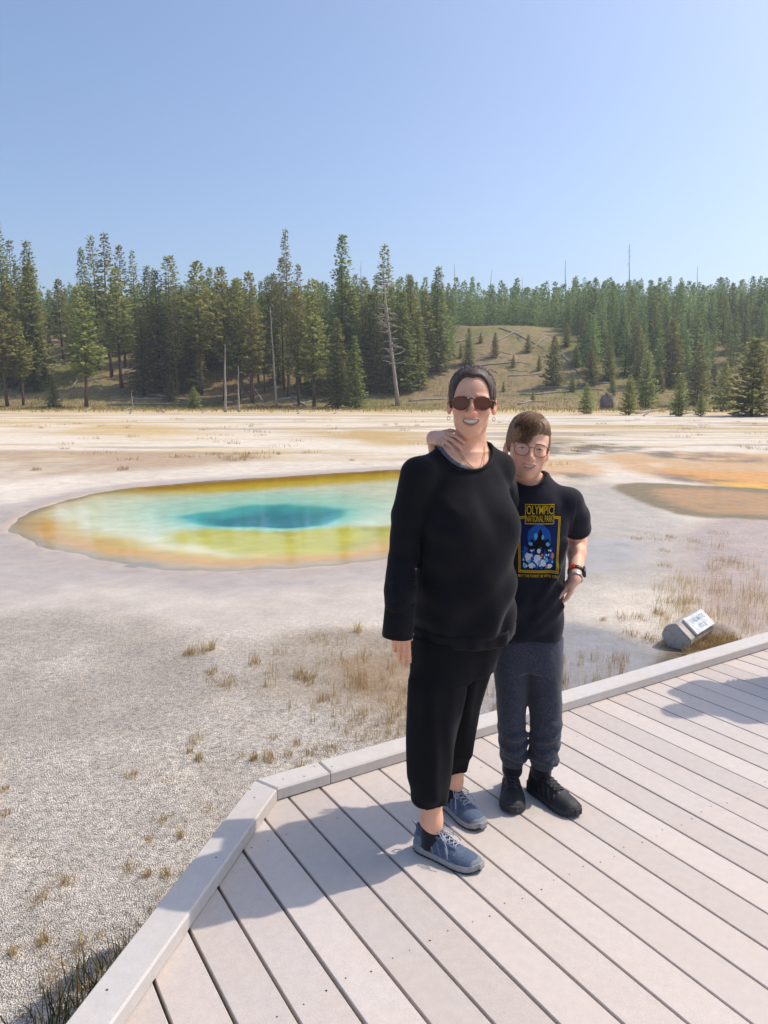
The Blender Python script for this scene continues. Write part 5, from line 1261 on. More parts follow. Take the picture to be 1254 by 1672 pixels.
# necklaces lying on the chest
def chain_on(md, M0, half, drop, name, mat, parent, base, r=.0007, pend=False):
    pts = []
    for t in np.linspace(-1, 1, 30):
        a = half * t; z = drop[0] + drop[1] * abs(t) ** drop[2]; f = np.linspace(.22, -.05, 500); P = np.array([wl(a, q, z) for q in f]); d = md.ev(P); k = np.nonzero(d < 0)[0]; k = k[0] if len(k) else 250; pts.append(wl(a, f[k] + .0015, z))
    tube_obj(name, pts, r, mat, parent, base, 5); return pts
pts = chain_on(wm, None, .052, (1.322, .070, 1.6), 'necklace', M_GOLD, woman, WB); pc_ = pts[15]
mb = MB(); mb.tube([pc_ - Vector(WB) + Vector((0, -.002, 0)), pc_ - Vector(WB) + Vector((0, -.003, -.011))], [.0022, .0032], 6); mb.build('pendant', M_GOLD, woman, True)
pts = chain_on(wm, None, .058, (1.298, .095, 1.4), 'necklace', M_GOLD, woman, WB, .0006)
# ================================================================ the boy
BB = (.56, 2.70, 0.0)
boy = empty('person', BB, 'boy with round glasses in dark printed T-shirt and grey sweatpants beside the woman', 'person')
bmd = Model(); BH = fmatrix((.527, 2.715, 1.366), R(-3), R(-4), R(6), 1.0)
BC = Vector((.548, 2.735, 0)); BY = R(-6); ba = Vector((math.cos(BY), math.sin(BY), 0)); bf = Vector((math.sin(BY), -math.cos(BY), 0))
def bl_(a, f, z): return BC + ba * a + bf * f + Vector((0, 0, z))
head_model(bmd, BH, 'child')
bmd.chain([tuple(BH @ Vector((0, .022, -.055))), tuple(BH @ Vector((0, .026, -.098))), tuple(bl_(0, -.005, 1.235)), tuple(bl_(0, 0, 1.20))], [.046, .043, .046, .055], .02)
bmo = mouth_parts(bmd, BH, .0235, -.0650, .0075, .0062, 'child')
for s_ in (-1, 1): bmd.u(rc(tuple(bl_(s_ * .03, -.01, 1.235)), tuple(bl_(s_ * .11, -.005, 1.178)), .024, .026), .03)
bmd.u(loft([(.66, BC.x, BC.y, .10, .07), (.95, BC.x, BC.y, .105, .075), (1.12, BC.x, BC.y, .115, .075), (1.18, BC.x, BC.y, .10, .056), (1.215, BC.x, BC.y, .055, .042)], BY), .03)
BLS, BLE, BLW = Vector((.700, 2.725, 1.165)), Vector((.760, 2.850, .985)), Vector((.708, 2.662, .888))
bmd.chain([tuple(BLS), tuple(BLE), tuple(BLE.lerp(BLW, .3)), tuple(BLW)], [.038, .034, .033, .0235], .02)
# left hand slipped into the pocket, thumb outside
hx = Vector((.30, -.9, .25)).normalized(); hz = (BLW - Vector((.620, 2.690, .795))).normalized(); hy = hz.cross(hx).normalized(); hx = hy.cross(hz).normalized()
MHB = Matrix(((hx.x, hy.x, hz.x, BLW.x), (hx.y, hy.y, hz.y, BLW.y), (hx.z, hy.z, hz.z, BLW.z), (0, 0, 0, 1)))
hand(bmd, MHB, [(.25, .3, .2)] * 4, .02, .86)
# right arm: behind the woman, hand over her right shoulder
BRS, BRE, BRW = Vector((.405, 2.735, 1.175)), Vector((.215, 2.735, 1.27)), Vector((.168, 2.522, 1.418))
bmd.chain([tuple(BRS), tuple(BRE), tuple(BRE.lerp(BRW, .3)), tuple(BRW)], [.038, .034, .032, .0235], .02)
hz = (BRW - Vector((.205, 2.425, 1.420))).normalized(); hx = Vector((.75, .15, .55)); hy = hz.cross(hx).normalized(); hx = hy.cross(hz).normalized()
MHR = Matrix(((hx.x, hy.x, hz.x, BRW.x), (hx.y, hy.y, hz.y, BRW.y), (hx.z, hy.z, hz.z, BRW.z), (0, 0, 0, 1)))
hand(bmd, MHR, [(.30, .40, .25), (.42, .42, .28), (.50, .45, .3), (.55, .45, .3)], .10, .86, thumb=[(.018, .002, -.016), (.040, .004, -.034), (.054, .006, -.052), (.060, .010, -.070)])
for hip, kn, an in ((bl_(-.07, 0, .68), Vector((.490, 2.715, .37)), Vector((.507, 2.735, .10))), (bl_(.07, 0, .68), Vector((.625, 2.715, .37)), Vector((.618, 2.718, .10)))):
    bmd.chain([tuple(hip), tuple(kn), tuple(an)], [.060, .042, .028], .03)
me = bmd.mesh('body', .0026, zax=zaxis([.05, (.72, .012), (.94, .0028), (1.16, .006), (1.50, .0026)]))
skin_attrs(me, BH, bmo, .0235)
M_SKIN_B = mat_skin('skin_boy', srgb(236, 186, 156), srgb(208, 134, 118))
bbody = local_obj('body', me, boy, M_SKIN_B, BB)
local_obj('teeth', teeth_mesh(bmo, BH, .0235), bbody, M_TEETH, BB)
# eyes: narrow smiling slits
for s_ in (-1, 1):
    yy = face_y(bmd, BH, s_ * .031, -.001)
    for nm, rr_, dz, mt in (('eye_white', (.0090, .003, .0020), 0, M_EYEW), ('iris', (.0044, .0036, .0022), 0, M_IRIS)):
        em = Model(); em.u(ell((s_ * .031, yy + .0012, -.0012 + dz), rr_, BH), 0); local_obj(nm, em.mesh(nm, .0011), bbody, mt, BB)
    n = 9; lid = [BH @ Vector((s_ * .031 + .0115 * t, face_y(bmd, BH, s_ * .031 + .0115 * t, .002) - .0006, .0022 - .0030 * t * t)) for t in np.linspace(-1, 1, n)]
    tube_obj('eyelash', lid, [.0008 + .0009 * (1 - abs(t)) for t in np.linspace(-1, 1, n)], M_IRIS, bbody, BB, 5)
# shirt
M_SHIRT = mat_cloth('navy_jersey', srgb(22, 22, 32), srgb(30, 30, 42), 1100, .9, .10); 
def shirt(md):
    cx, cy = BC.x, BC.y
    md.u(loft([(.652, cx + .002, cy, .134, .104), (.70, cx + .002, cy, .137, .106), (.85, cx + .003, cy, .133, .102), (1.0, cx + .002, cy, .136, .100), (1.10, cx, cy, .142, .096), (1.165, cx, cy, .138, .086), (1.205, cx, cy + .002, .104, .074), (1.235, cx, cy + .004, .076, .064), (1.275, cx, cy + .006, .064, .056)], BY, 2.3), 0)
    for s_ in (-1, 1): md.u(rc(tuple(bl_(s_ * .05, -.008, 1.226)), tuple(bl_(s_ * .135, -.004, 1.175)), .026, .042), .035)
sh_ = Model(); shirt(sh_)
el = BLS.lerp(BLE, .62); sh_.chain([tuple(BLS + Vector((-.008, 0, 0))), tuple(BLS.lerp(BLE, .35) + Vector((.004, 0, 0))), tuple(el + Vector((.004, -.006, 0)))], [.052, .053, .056], .03, None, .02)
sd_ = (BLE - BLS).normalized(); sh_.s(rc(tuple(el + sd_ * .036), tuple(el + sd_ * .12), .066, .075), .004); sh_.s(rc(tuple(el - sd_ * .02), tuple(el + sd_ * .06), .046, .050), .004)
er = BRS.lerp(BRE, .6); sh_.chain([tuple(BRS), tuple(er)], [.052, .056], .03)
bqn = Quaternion((0, 0, 1), BY) @ Quaternion((1, 0, 0), R(14)) @ Quaternion((0, 1, 0), R(-3)); bcn = bl_(-.010, .016, 1.276)
sh_.s(ell(tuple(bcn), (.063, .068, .062), None, bqn), .004)
# creases
for a_p, b_p, r0, r1 in (((.10, .095, .93), (.03, .10, .80), .006, .004), ((.118, .075, .86), (.02, .105, .745), .007, .005), ((.125, .06, .78), (.04, .10, .70), .006, .004), ((.128, .05, 1.02), (.085, .09, .90), .005, .004), ((-.02, .10, .82), (-.08, .09, .73), .006, .004)):
    sh_.u(rc(tuple(bl_(*a_p)), tuple(bl_(*b_p)), r0, r1), .03)
me = sh_.mesh('t_shirt', .004); V = verts_np(me); N = normals_np(me); L_ = V - np.array(BC); a_ = L_[:, 0] * ba.x + L_[:, 1] * ba.y; z_ = V[:, 2]
V = V + N * (.0032 * noise3(V * np.array([1, 1, .6]), 15, 15, 2) * (1 - .75 * ((z_ > .87) & (z_ < 1.13) & (L_[:, 1] < 0))) + .003 * np.sin((a_ * .8 - z_ * .6) * 75 + 3 * vnoise(a_ * 9, z_ * 9, 2)) * sstep(.86, .74, z_))[:, None]; set_verts(me, V)
bshirt = local_obj('t_shirt', me, boy, M_SHIRT, BB)
nb = []; base_sh = Model(); shirt(base_sh)
for i in range(56):
    an = 2 * math.pi * i / 56; p = None
    for t in np.linspace(-1.25, .3, 110):
        p = bcn + bqn @ Vector((.063 * math.cos(an) * math.cos(t), .068 * math.sin(an) * math.cos(t), .062 * math.sin(t)))
        if base_sh.ev([p])[0] > 0: break
    nb.append(p)
tube_obj('neck_rib', nb, .0055, M_SHIRT, bshirt, BB, 7, True)
# printed front: flat ink laid on the cloth
bm_ = bmesh.new(); bm_.from_mesh(bshirt.data); BV = BVHTree.FromBMesh(bm_); bm_.free()
def ink(name, col): return simple(name, col, .75, .2, .10, 300)
INK = {'y': ink('ink_yellow', srgb(206, 168, 22)), 'k': ink('ink_black', srgb(14, 14, 22)), 'b': ink('ink_blue', srgb(26, 84, 160)), 'lb': ink('ink_light_blue', srgb(96, 164, 214)), 'w': ink('ink_white', srgb(206, 214, 222)), 'db': ink('ink_deep_blue', srgb(14, 30, 78)), 'o': ink('ink_orange', srgb(196, 120, 70))}
PO = bl_(.0255, 0, 1.024)                                         # print centre
def stick(u, v, lift):
    o = PO + ba * u + Vector((0, 0, v)) + bf * .3 - Vector(BB); h = BV.ray_cast(o, -bf)
    if h[0] is None: return PO + ba * u + Vector((0, 0, v)) + bf * .1 - Vector(BB)
    return h[0] + h[1] * lift
def print_mesh(name, V2, F, mat, lift, parent):
    bm2 = bmesh.new(); vs = [bm2.verts.new((x, y, 0)) for x, y in V2]
    for f in F:
        try: bm2.faces.new([vs[i] for i in f])
        except ValueError: pass
    bmesh.ops.triangulate(bm2, faces=bm2.faces)
    for _ in range(6):
        es = [e for e in bm2.edges if e.calc_length() > .007]
        if not es: break
        bmesh.ops.subdivide_edges(bm2, edges=es, cuts=1); bmesh.ops.triangulate(bm2, faces=[f for f in bm2.faces if len(f.verts) > 3])
    for v in bm2.verts: v.co = stick(v.co.x, v.co.y * 1.19, lift)
    me = bpy.data.meshes.new(name); bm2.to_mesh(me); bm2.free(); smooth(me); me.materials.append(mat); return tag(link(name, me, parent), kind='stuff' if len(F) > 1 and name != 'lettering' else None)
def text_arrays(txt, width, height, bold=.0):
    cu = bpy.data.curves.new('t', 'FONT'); cu.body = txt; cu.align_x = 'CENTER'; cu.offset = bold; cu.resolution_u = 3
    o = bpy.data.objects.new('t', cu); COL.objects.link(o); dg = bpy.context.evaluated_depsgraph_get(); dg.update(); me = bpy.data.meshes.new_from_object(o.evaluated_get(dg)); bpy.data.objects.remove(o); bpy.data.curves.remove(cu)
    V = verts_np(me)[:, :2]; F = [tuple(p.vertices) for p in me.polygons]; bpy.data.meshes.remove(me)
    lo, hi = V.min(0), V.max(0); V = (V - (lo + hi) / 2) / (hi - lo) * np.array([width, height]); return V, F
def rect(x0, y0, x1, y1): return [(x0, y0), (x1, y0), (x1, y1), (x0, y1)], [(0, 1, 2, 3)]
def shape(name, polys, mat, lift):
    V = []; F = []
    for P in polys: n = len(V); V += list(P); F.append(tuple(range(n, n + len(P))))
    return print_mesh(name, V, F, mat, lift, bshirt)
ph_, pw_ = .125, .0725
def strip(pts, w):
    out = []
    for (a, b) in zip(pts[:-1], pts[1:]):
        a = Vector(a); b = Vector(b); d = (b - a).normalized(); n = Vector((-d.y, d.x)) * w / 2; e = d * w / 2; out.append([tuple(a - n - e), tuple(b - n + e), tuple(b + n + e), tuple(a + n - e)])
    return out
frame_pts = [(-.052, .083), (-pw_, .080), (-pw_ + .006, -.085), (pw_ - .004, -.085), (pw_, .080), (.052, .083)]
shape('print_panel', [[(-pw_ + .004, -.083), (pw_ - .006, -.083), (pw_ - .002, .078), (-pw_, .078)]], INK['db'], .0012)
shape('print_frame', strip(frame_pts, .0075), INK['y'], .0020)
shape('print_frame_line', strip(frame_pts, .0016), INK['k'], .0027)
rp = random.Random(4)
def blob(cx, cy, rx, ry, n=9, j=.25): return [(cx + rx * math.cos(6.283 * i / n) * (1 + rp.uniform(-j, j)), cy + ry * math.sin(6.283 * i / n) * (1 + rp.uniform(-j, j))) for i in range(n)]
shape('print_glow', [blob(0, .02, .046, .042, 12, .15)], INK['b'], .0018)
def pine2d(cx, base, h, w): return [(cx - w, base), (cx - w * .35, base + h * .35), (cx - w * .65, base + h * .33), (cx - w * .18, base + h * .68), (cx, base + h), (cx + w * .18, base + h * .68), (cx + w * .65, base + h * .33), (cx + w * .35, base + h * .35), (cx + w, base)]
shape('print_peak', [[(-.05, -.02), (-.026, .018), (-.014, .008), (.004, .050), (.022, .010), (.032, .020), (.052, -.02)]], INK['k'], .0022)
shape('print_highlight', [blob(-.012, .026, .006, .011), blob(.013, .022, .005, .009), blob(-.03, .002, .008, .006), blob(.032, .0, .008, .006)], INK['lb'], .0026)
shape('print_forest', [pine2d(-.050, -.052, .05, .012), pine2d(-.026, -.06, .046, .012), pine2d(.046, -.056, .045, .012), pine2d(.022, -.062, .05, .012)], INK['b'], .0026)
shape('print_figures', [blob(rp.uniform(-.055, .052), rp.uniform(-.078, -.012), rp.uniform(.003, .008), rp.uniform(.003, .007), 7, .4) for _ in range(26)], INK['b'], .0029)
shape('print_spark', [blob(rp.uniform(-.055, .052), rp.uniform(-.078, -.015), rp.uniform(.0015, .004), rp.uniform(.002, .005), 6, .4) for _ in range(30)], INK['w'], .0038)
shape('print_snow', [blob(-.038, -.040, .010, .013), blob(-.006, -.045, .013, .016), blob(.016, -.058, .012, .011), blob(-.024, -.066, .012, .008), blob(.040, -.068, .010, .008), blob(.000, -.020, .007, .008)], INK['w'], .0031)
shape('print_shade', [blob(-.034, -.052, .006, .006), blob(.004, -.056, .006, .007), blob(.028, -.048, .007, .008), blob(-.014, -.068, .006, .004), blob(-.048, -.066, .007, .008)], INK['lb'], .0034)
shape('print_warm', [blob(.050, -.036, .006, .009), blob(.012, -.032, .005, .005), blob(.030, -.068, .005, .005)], INK['o'], .0034)
shape('title_panel', [rect(-.052, .062, .052, .122)[0]], INK['y'], .0022); shape('title_ground', [rect(-.0495, .0645, .0495, .1195)[0]], INK['k'], .0027)
for txt, w_, h_, vy in (('OLYMPIC', .094, .026, .1045), ('NATIONAL PARK', .096, .020, .0785)):
    V2, F2 = text_arrays(txt, w_, h_, .006); print_mesh('lettering', [(x, y + vy) for x, y in V2], F2, INK['y'], .0034, bshirt)
V2, F2 = text_arrays('MAY THE FOREST BE WITH YOU', .142, .0085, .004); print_mesh('lettering', [(x, y - .0985) for x, y in V2], F2, INK['y'], .0022, bshirt)
# sweatpants
M_SWP = mat_cloth('charcoal_heather', srgb(30, 33, 43), srgb(74, 79, 92), 900, .9, .15, (1, 1, 3.2))
sp = Model(); sp.u(loft([(.53, BC.x + .004, BC.y, .105, .092), (.60, BC.x + .002, BC.y, .122, .098), (.68, BC.x, BC.y, .126, .096), (.74, BC.x, BC.y, .12, .09)], BY, 2.2), 0)
sp.u(loft([(.118, .508, 2.732, .043, .046), (.165, .506, 2.722, .052, .056), (.30, .497, 2.712, .055, .064), (.42, .490, 2.712, .060, .068), (.55, .488, 2.725, .070, .082), (.64, .492, 2.732, .072, .086)], BY, 2.1), .025)
sp.u(loft([(.116, .622, 2.716, .045, .048), (.165, .626, 2.710, .056, .060), (.30, .628, 2.705, .060, .068), (.42, .624, 2.708, .064, .070), (.55, .618, 2.722, .074, .084), (.64, .610, 2.732, .074, .088)], BY, 2.1), .025)
for cx, cy, zs in ((.508, 2.715, (.175, .215, .26)), (.626, 2.705, (.165, .21, .255, .32))):
    for i, zz in enumerate(zs):
        r_ = .052; pts = [(cx + r_ * math.cos(t) * 1.0, cy + (r_ + .008) * math.sin(t), zz + .012 * math.sin(t * 2 + i * 2)) for t in np.linspace(3.4 + .3 * i, 5.9, 6)]; sp.chain(pts, [.003, .005, .007, .006, .005, .003], .02)
me = sp.mesh('sweatpants', .004); V = verts_np(me); N = normals_np(me)
V = V + N * (.005 * noise3(V * np.array([1, 1, .8]), 17, 25, 2) + .0022 * np.sin(V[:, 2] * 95 + V[:, 0] * 50 + 4 * vnoise(V[:, 0] * 14, V[:, 2] * 12, 6)) * sstep(.36, .22, V[:, 2]))[:, None]; set_verts(me, V)
local_obj('sweatpants', me, boy, M_SWP, BB)
for cx, cy in ((.510, 2.738), (.622, 2.722)):
    sk = Model(); sk.u(rc((cx, cy, .09), (cx - .002, cy - .006, .165), .040, .040), 0); local_obj('sock', sk.mesh('sock', .004), boy, M_SOCK, BB)
sb1 = shoe(boy, BB, (.516, 2.802, 0), (.486, 2.560, 0), 'boot'); sb2 = shoe(boy, BB, (.588, 2.762, 0), (.726, 2.545, 0), 'boot')
# hair: short sides, long fringe swept to his right
M_HAIR_B = mat_hair('light_brown_hair', srgb(84, 62, 46), srgb(172, 138, 106), (.25, .25, 1))
hb = Model(); hb.u(ell((0, .024, .037), (.0775, .0955, .0845), BH), 0); hb.u(ell((0, .0, .085), (.062, .075, .040), BH), .03); hb.u(ell((-.026, -.050, .050), (.046, .037, .034), BH, Quaternion((0, 1, 0), R(-35))), .035); hb.u(ell((.018, -.040, .078), (.045, .046, .030), BH), .02)
for s_ in (-1, 1): hb.u(ell((s_ * .066, .004, .020), (.012, .028, .036), BH), .015)
hb.s(ell((.034, -.100, -.002), (.037, .062, .066), BH, Quaternion((0, 1, 0), R(14))), .008); hb.s(ell((0, -.105, -.058), (.080, .080, .070), BH), .008); hb.s(ell((0, -.035, -.082), (.12, .105, .068), BH), .008)
me = hb.mesh('hair', .0028); V = verts_np(me); N = normals_np(me); L_ = np.concatenate([V, np.ones((len(V), 1))], 1) @ np.array(BH.inverted()).T
V = V + N * (.0014 * np.sin(L_[:, 1] * 330 + L_[:, 0] * 160 + 4 * vnoise(L_[:, 0] * 50, L_[:, 1] * 50, 4)))[:, None]; set_verts(me, V)
bhair = local_obj('hair', me, boy, M_HAIR_B, BB); rg = np.random.default_rng(9)
P_ = []; Q_ = []
def add_s(n, st, en, lift, r0, K=9, wob=.02, ctr=(0, .022, .036)):
    p, q = slerp_strands(n, st, en, ctr, (.080, .100, .088), lift, K, r0, BH, rg, wob); P_.append(p); Q_.append(q)
add_s(460, lambda r: np.array([r.uniform(.05, .62), r.uniform(-.45, .55), 1.0]), lambda r: np.array([r.uniform(-.85, -.05), -1.0 + r.normal(0, .05), r.uniform(-.36, .10)]), lambda r: .05 + abs(r.normal(.03, .03)), .0013, ctr=(-.002, .004, .038))
add_s(160, lambda r: np.array([r.uniform(.25, .65), r.uniform(-.5, .2), 1.0]), lambda r: np.array([r.uniform(-.25, .42), -1.0, r.uniform(.55, .85)]), lambda r: .06 + abs(r.normal(.02, .03)), .0013, ctr=(0, .008, .038))
add_s(200, lambda r: np.array([r.uniform(-.3, .6), r.uniform(-.2, .6), 1.0]), lambda r: np.array([r.uniform(-1.0, -.85), r.uniform(-.5, .4), r.uniform(.1, .6)]), lambda r: .05 + abs(r.normal(.02, .03)), .0012)
add_s(220, lambda r: np.array([r.uniform(.4, .75), r.uniform(-.5, .6), .9]), lambda r: np.array([1.0, r.uniform(-.45, .5), r.uniform(-.05, .35)]), lambda r: .01 + abs(r.normal(.01, .015)), .0010)
add_s(60, lambda r: np.array([r.uniform(-.4, .5), r.uniform(-.3, .5), 1.0]), lambda r: np.array([r.uniform(-1, .9), r.uniform(-.9, .2), r.uniform(.5, 1)]), lambda r: .12 + abs(r.normal(.02, .03)), .0006)
add_s(260, lambda r: np.array([r.uniform(-.1, .5), r.uniform(-.5, .3), 1.0]), lambda r: np.array([r.uniform(-1.0, -.62), -.85 + r.normal(0, .08), r.uniform(-.30, .25)]), lambda r: .05 + abs(r.normal(.03, .02)), .0012, ctr=(-.002, .006, .038))
K = 9; local_obj('hair_strands', strands_mesh('hair_strands', np.concatenate(P_), np.concatenate(Q_)), bhair, M_HAIR_B, BB)
for s_ in (-1, 1):
    ebp = [BH @ Vector((s_ * x, face_y(bmd, BH, s_ * x, z) - .0008, z)) for x, z in ((.014, .015), (.024, .0185), (.034, .019), (.046, .014))]; tube_obj('eyebrow', ebp, [.0014, .0022, .0020, .0008], M_HAIR_B, bbody, BB, 5)
M_WIRE = simple('wire_frame', srgb(84, 62, 54), .3, .5, .05, Metallic=.7)
M_CLEAR = NT('clear_lens'); _t = M_CLEAR.n('ShaderNodeBsdfTransparent'); _g = M_CLEAR.n('ShaderNodeBsdfGlossy'); _g.inputs['Roughness'].default_value = .03; _x = M_CLEAR.n('ShaderNodeMixShader'); _x.inputs[0].default_value = .05; M_CLEAR.l(_t.outputs[0], _x.inputs[1]); M_CLEAR.l(_g.outputs[0], _x.inputs[2]); M_CLEAR.l(_x.outputs[0], M_CLEAR.out.inputs[0]); M_CLEAR = M_CLEAR.mat
ybb = face_y(bmd, BH, 0, 0)
spectacles(BH, boy, BB, 'glasses', .0335, -.005, .0255, .0225, ybb - .011, .0011, M_WIRE, M_CLEAR, 1, bmd, .014, .006)
# watch and bracelet on the left wrist
wd = (BLE - BLW).normalized()
def band(name, t, rad, w, mat, th=.003):
    c = BLW + wd * t; u = wd.cross(Vector((0, 0, 1))).normalized(); v = wd.cross(u); mb = MB(); n = 28; V = []; F = []
    for i in range(n):
        a = 2 * math.pi * i / n; d = u * math.cos(a) + v * math.sin(a)
        for rr_, ww in ((rad, -w), (rad + th, -w * .8), (rad + th, w * .8), (rad, w)): V.append(c + d * rr_ + wd * ww / 2 - Vector(BB))
    for i in range(n):
        for k_ in range(4): F.append((i * 4 + k_, i * 4 + (k_ + 1) % 4, ((i + 1) % n) * 4 + (k_ + 1) % 4, ((i + 1) % n) * 4 + k_))
    mb.add(V, F); return mb.build(name, mat, boy, True), c, u, v
w_, c_, u_, v_ = band('watch', .040, .0275, .017, simple('watch_strap_black', srgb(24, 24, 28), .5))
side = Vector((.93, -.30, .1)); side = (side - wd * side.dot(wd)).normalized(); o2 = wd.cross(side)
mb = MB(); Rm = Matrix((side, o2, wd)).transposed(); mb.box(c_ + side * .0325 - Vector(BB), (.010, .030, .034), Rm); wc = mb.build('watch_case', simple('watch_case_dark', srgb(34, 34, 38), .35), w_)
bv = wc.modifiers.new('b', 'BEVEL'); bv.width = .003; bv.segments = 2
side2 = Vector((-.55, -.80, .1)); side2 = (side2 - wd * side2.dot(wd)).normalized(); mb = MB(); mb.box(c_ + side2 * .0298 - Vector(BB), (.003, .026, .0165), Matrix((side2, wd.cross(side2), wd)).transposed()); mb.build('strap_panel', simple('strap_red', srgb(206, 66, 40), .5), w_)
band('bracelet', .004, .0265, .010, simple('silver_band', srgb(196, 196, 200), .3, .5, .05, Metallic=.8), .002)
# ================================================================ log marker with its name plate
lp = at_z(1109, 1062, G); ld = Vector((math.sin(R(43)), math.cos(R(43)), 0)); ls = Vector((ld.y, -ld.x, 0)); LR, LL = .112, .50
LO = Vector((lp.x, lp.y + .06, G + LR - .03)); marker = empty('log_marker', (LO.x, LO.y, G), 'weathered log stump with a white name plate lying beside the boardwalk', 'marker')
M_LOG = mat_bark('log_side', srgb(140, 132, 122), srgb(206, 198, 188))
def mat_end():
    m = NT('log_end_grain'); P = m.coord('Object'); sx = m.n('ShaderNodeSeparateXYZ'); m.l(P, sx.inputs[0]); r = m.math('SQRT', m.math('ADD', m.math('POWER', sx.outputs[1], 2.0), m.math('POWER', sx.outputs[2], 2.0)))
    rn = m.math('ADD', r, m.math('MULTIPLY', m.noise(P, 14, 4), .02)); wv = m.math('SINE', m.math('MULTIPLY', rn, 620.0)); an = m.math('ARCTAN2', sx.outputs[1], sx.outputs[2]); ck = m.noise(m.coord('Object', (1, 1, 1)), 38, 5, .7)
    c = m.mix(m.mapr(wv, -1, 1, .25, .75), tuple(srgb(168, 164, 160)), tuple(srgb(226, 222, 214))); c = m.mix(m.mapr(ck, .55, .7, 0, .6), c, tuple(srgb(84, 80, 80))); b = m.bsdf(c, .9, .2); m.l(m.bump(wv, .4, .003), b.inputs['Normal']); return m.mat
Mlog = Matrix((ld, -ls, Vector((0, 0, 1)))).transposed().to_4x4()      # local x along the log, y towards its left, z up
lbm = MB(); n = 40; rl = random.Random(2); V = []; F = []; rad = [LR * (1 + .035 * math.sin(3 * a + 1) + rl.uniform(-.02, .02)) for a in np.linspace(0, 6.283, n, False)]
FA = R(-40)                                                            # direction of the cut facet: up and to the right
fn = Vector((0, math.sin(FA), math.cos(FA)))
def lring(x, f=1.0):
    out = []
    for i in range(n):
        a = 2 * math.pi * i / n; p = Vector((x, math.cos(a) * rad[i] * f, math.sin(a) * rad[i] * f)); h = p.dot(fn) - LR * .66
        if h > 0: p = p - fn * h
        out.append(p)
    return out
rings = [lring(0, .97), lring(.012), lring(.12), lring(.26), lring(LL - .01), lring(LL, .96)]
for rg_ in rings: V += rg_
for k in range(len(rings) - 1):
    for i in range(n): F.append((k * n + i, k * n + (i + 1) % n, (k + 1) * n + (i + 1) % n, (k + 1) * n + i))
F.append(tuple(range(n))[::-1]); F.append(tuple((len(rings) - 1) * n + i for i in range(n)))
off = LO - Vector((LO.x, LO.y, G))
lbm.add(V, F); lo_ = lbm.build('log', [M_LOG, mat_end()], marker, False); LM = Matrix.Translation(off) @ Mlog; lo_.matrix_local = LM
lo_.data.polygons[-1].material_index = 1; lo_.data.polygons[-2].material_index = 1
pm_ = MB(); fu = Vector((1, 0, 0)); fv = fn.cross(fu).normalized(); fv = fv if fv.z > 0 else -fv; pc0 = Vector((.285, 0, 0)) + fn * (LR * .66 + .011)
pm_.box(pc0, (.38, .150, .024), Matrix((fu, fv, fu.cross(fv))).transposed()); pl_ = pm_.build('name_plate', simple('plate_white', srgb(204, 206, 204), .6, .3, .3, 22), marker); pl_.matrix_local = LM
bv = pl_.modifiers.new('b', 'BEVEL'); bv.width = .006; bv.segments = 2
M_LET = simple('faded_lettering', srgb(104, 146, 164), .6)
for txt, w_, h_, v0 in (('CHROMATIC', .27, .040, .030), ('POOL', .125, .040, -.030)):
    V2, F2 = text_arrays(txt, w_, h_, .01); mb = MB(); nn = fn * .0128
    mb.add([pc0 + fu * x + fv * (y + v0) + nn for x, y in V2], F2); t_ = mb.build('lettering', M_LET, marker); t_.matrix_local = LM
# small flat board and bedding in front of it
brd = MB(); bp = at_z(1135, 1072, G); brd.box((0, 0, .02), (.16, .05, .014), Matrix.Rotation(R(32), 3, 'Z')); tag(brd.build('board_scrap', mat_bark('board_pale', srgb(120, 104, 78), srgb(160, 144, 116)), None, False, (bp.x, bp.y, G)), 'pale board scrap lying in front of the log marker', 'board')

# ================================================================ onlooker standing right of the view, whose shadow falls on the deck
OB = (2.66, 3.95, 0.0); onl = empty('person', OB, 'bystander in blue shirt at the right whose shadow lies on the planks', 'person')
om = Model(); OH = fmatrix((OB[0], OB[1], 1.60), R(-60)); head_model(om, OH)
om.chain([(OB[0], OB[1] + .01, 1.53), (OB[0], OB[1] + .01, 1.42)], [.05, .056], .02)
for s_ in (-1, 1):
    c, s2 = math.cos(R(-60)) * s_, math.sin(R(-60)) * s_
    om.chain([(OB[0] + .18 * c, OB[1] + .18 * s2, 1.37), (OB[0] + .23 * c, OB[1] + .23 * s2, 1.08), (OB[0] + .22 * c - .1, OB[1] + .22 * s2 - .08, .86)], [.045, .038, .028], .03)
    hand(om, Matrix.Translation((OB[0] + .22 * c - .1, OB[1] + .22 * s2 - .08, .86)), [(.2, .3, .2)] * 4, .05)
    om.chain([(OB[0] + .09 * c, OB[1] + .09 * s2, .86), (OB[0] + .10 * c, OB[1] + .10 * s2, .46), (OB[0] + .10 * c, OB[1] + .10 * s2, .08)], [.085, .055, .038], .03)
om.u(loft([(.85, OB[0], OB[1], .14, .1), (1.3, OB[0], OB[1], .15, .1), (1.40, OB[0], OB[1], .12, .07)], R(-60)), .03)
me = om.mesh('body', .006); V = np.zeros(len(me.vertices)); fattr(me, 'lips', V); fattr(me, 'flush', V + .1); local_obj('body', me, onl, M_SKIN_W, OB)
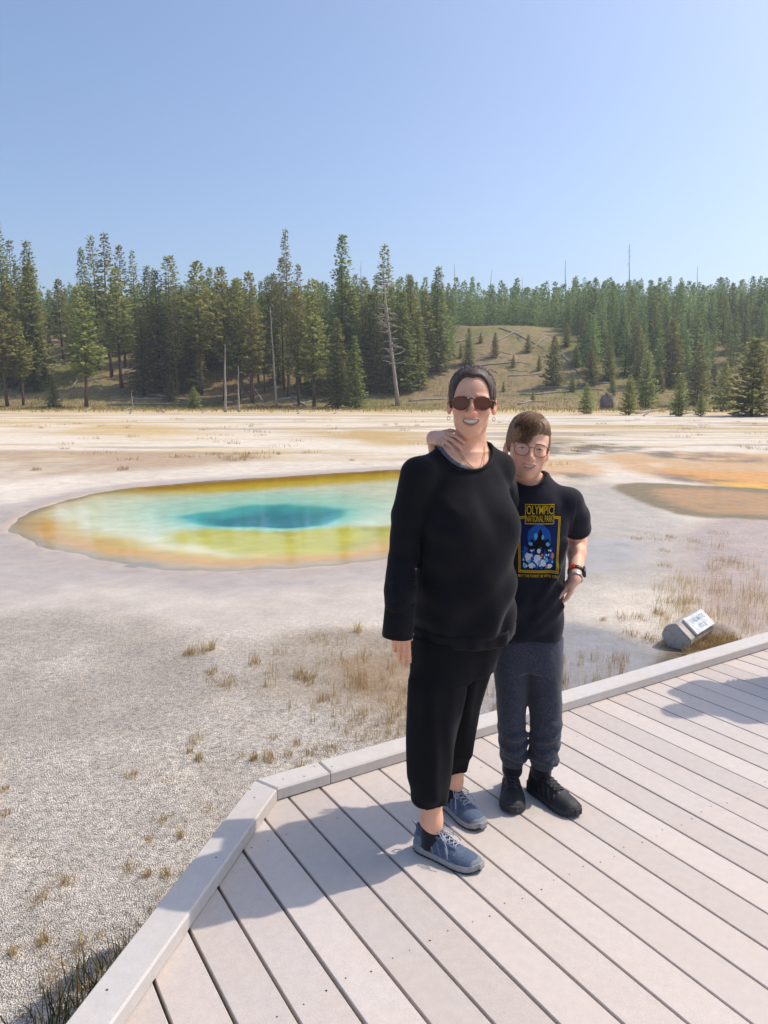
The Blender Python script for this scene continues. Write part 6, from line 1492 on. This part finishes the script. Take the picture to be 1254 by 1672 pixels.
os_ = Model(); os_.u(loft([(.80, OB[0], OB[1], .18, .14), (1.0, OB[0], OB[1], .18, .14), (1.3, OB[0], OB[1], .185, .13), (1.40, OB[0], OB[1], .15, .09), (1.44, OB[0], OB[1], .09, .07)], R(-60), 2.3), 0)
for s_ in (-1, 1):
    c, s2 = math.cos(R(-60)) * s_, math.sin(R(-60)) * s_; os_.chain([(OB[0] + .18 * c, OB[1] + .18 * s2, 1.37), (OB[0] + .225 * c, OB[1] + .225 * s2, 1.12)], [.062, .064], .03)
local_obj('shirt', os_.mesh('shirt', .006), onl, mat_cloth('blue_shirt', srgb(70, 92, 130), srgb(88, 110, 148)), OB)
ot = Model(); ot.u(loft([(.74, OB[0], OB[1], .155, .12), (.9, OB[0], OB[1], .16, .12)], R(-60), 2.2), 0)
for s_ in (-1, 1):
    c, s2 = math.cos(R(-60)) * s_ * .1, math.sin(R(-60)) * s_ * .1; ot.u(loft([(.08, OB[0] + c, OB[1] + s2, .06, .07), (.45, OB[0] + c, OB[1] + s2, .075, .085), (.82, OB[0] + c * .9, OB[1] + s2 * .9, .1, .11)], R(-60)), .03)
    shoe(onl, OB, (OB[0] + c + .06, OB[1] + s2 + .035, 0), (OB[0] + c - .17, OB[1] + s2 - .10, 0), 'boot')
local_obj('trousers', ot.mesh('trousers', .006), onl, mat_cloth('khaki_trouser', srgb(120, 108, 88), srgb(140, 126, 104)), OB)
oh = Model(); oh.u(ell((0, .022, .040), (.082, .100, .088), OH), 0); oh.s(ell((0, -.095, -.02), (.07, .07, .095), OH), .01); oh.s(ell((0, -.03, -.082), (.12, .11, .062), OH), .008); local_obj('hair', oh.mesh('hair', .005), onl, M_HAIR_W, OB)
# ================================================================ smoky air between here and the hill
mb = MB(); mb.box((0, 210, 24), (880, 460, 52)); hm_ = NT('smoky_air'); pv = hm_.n('ShaderNodeVolumePrincipled'); pv.inputs['Color'].default_value = (.80, .87, .96, 1); pv.inputs['Density'].default_value = .0008; pv.inputs['Anisotropy'].default_value = .25
hm_.l(pv.outputs[0], hm_.out.inputs['Volume']); hz_ = mb.build('haze', hm_.mat); tag(hz_, 'thin pale smoke haze over the basin', 'haze', None, 'stuff')
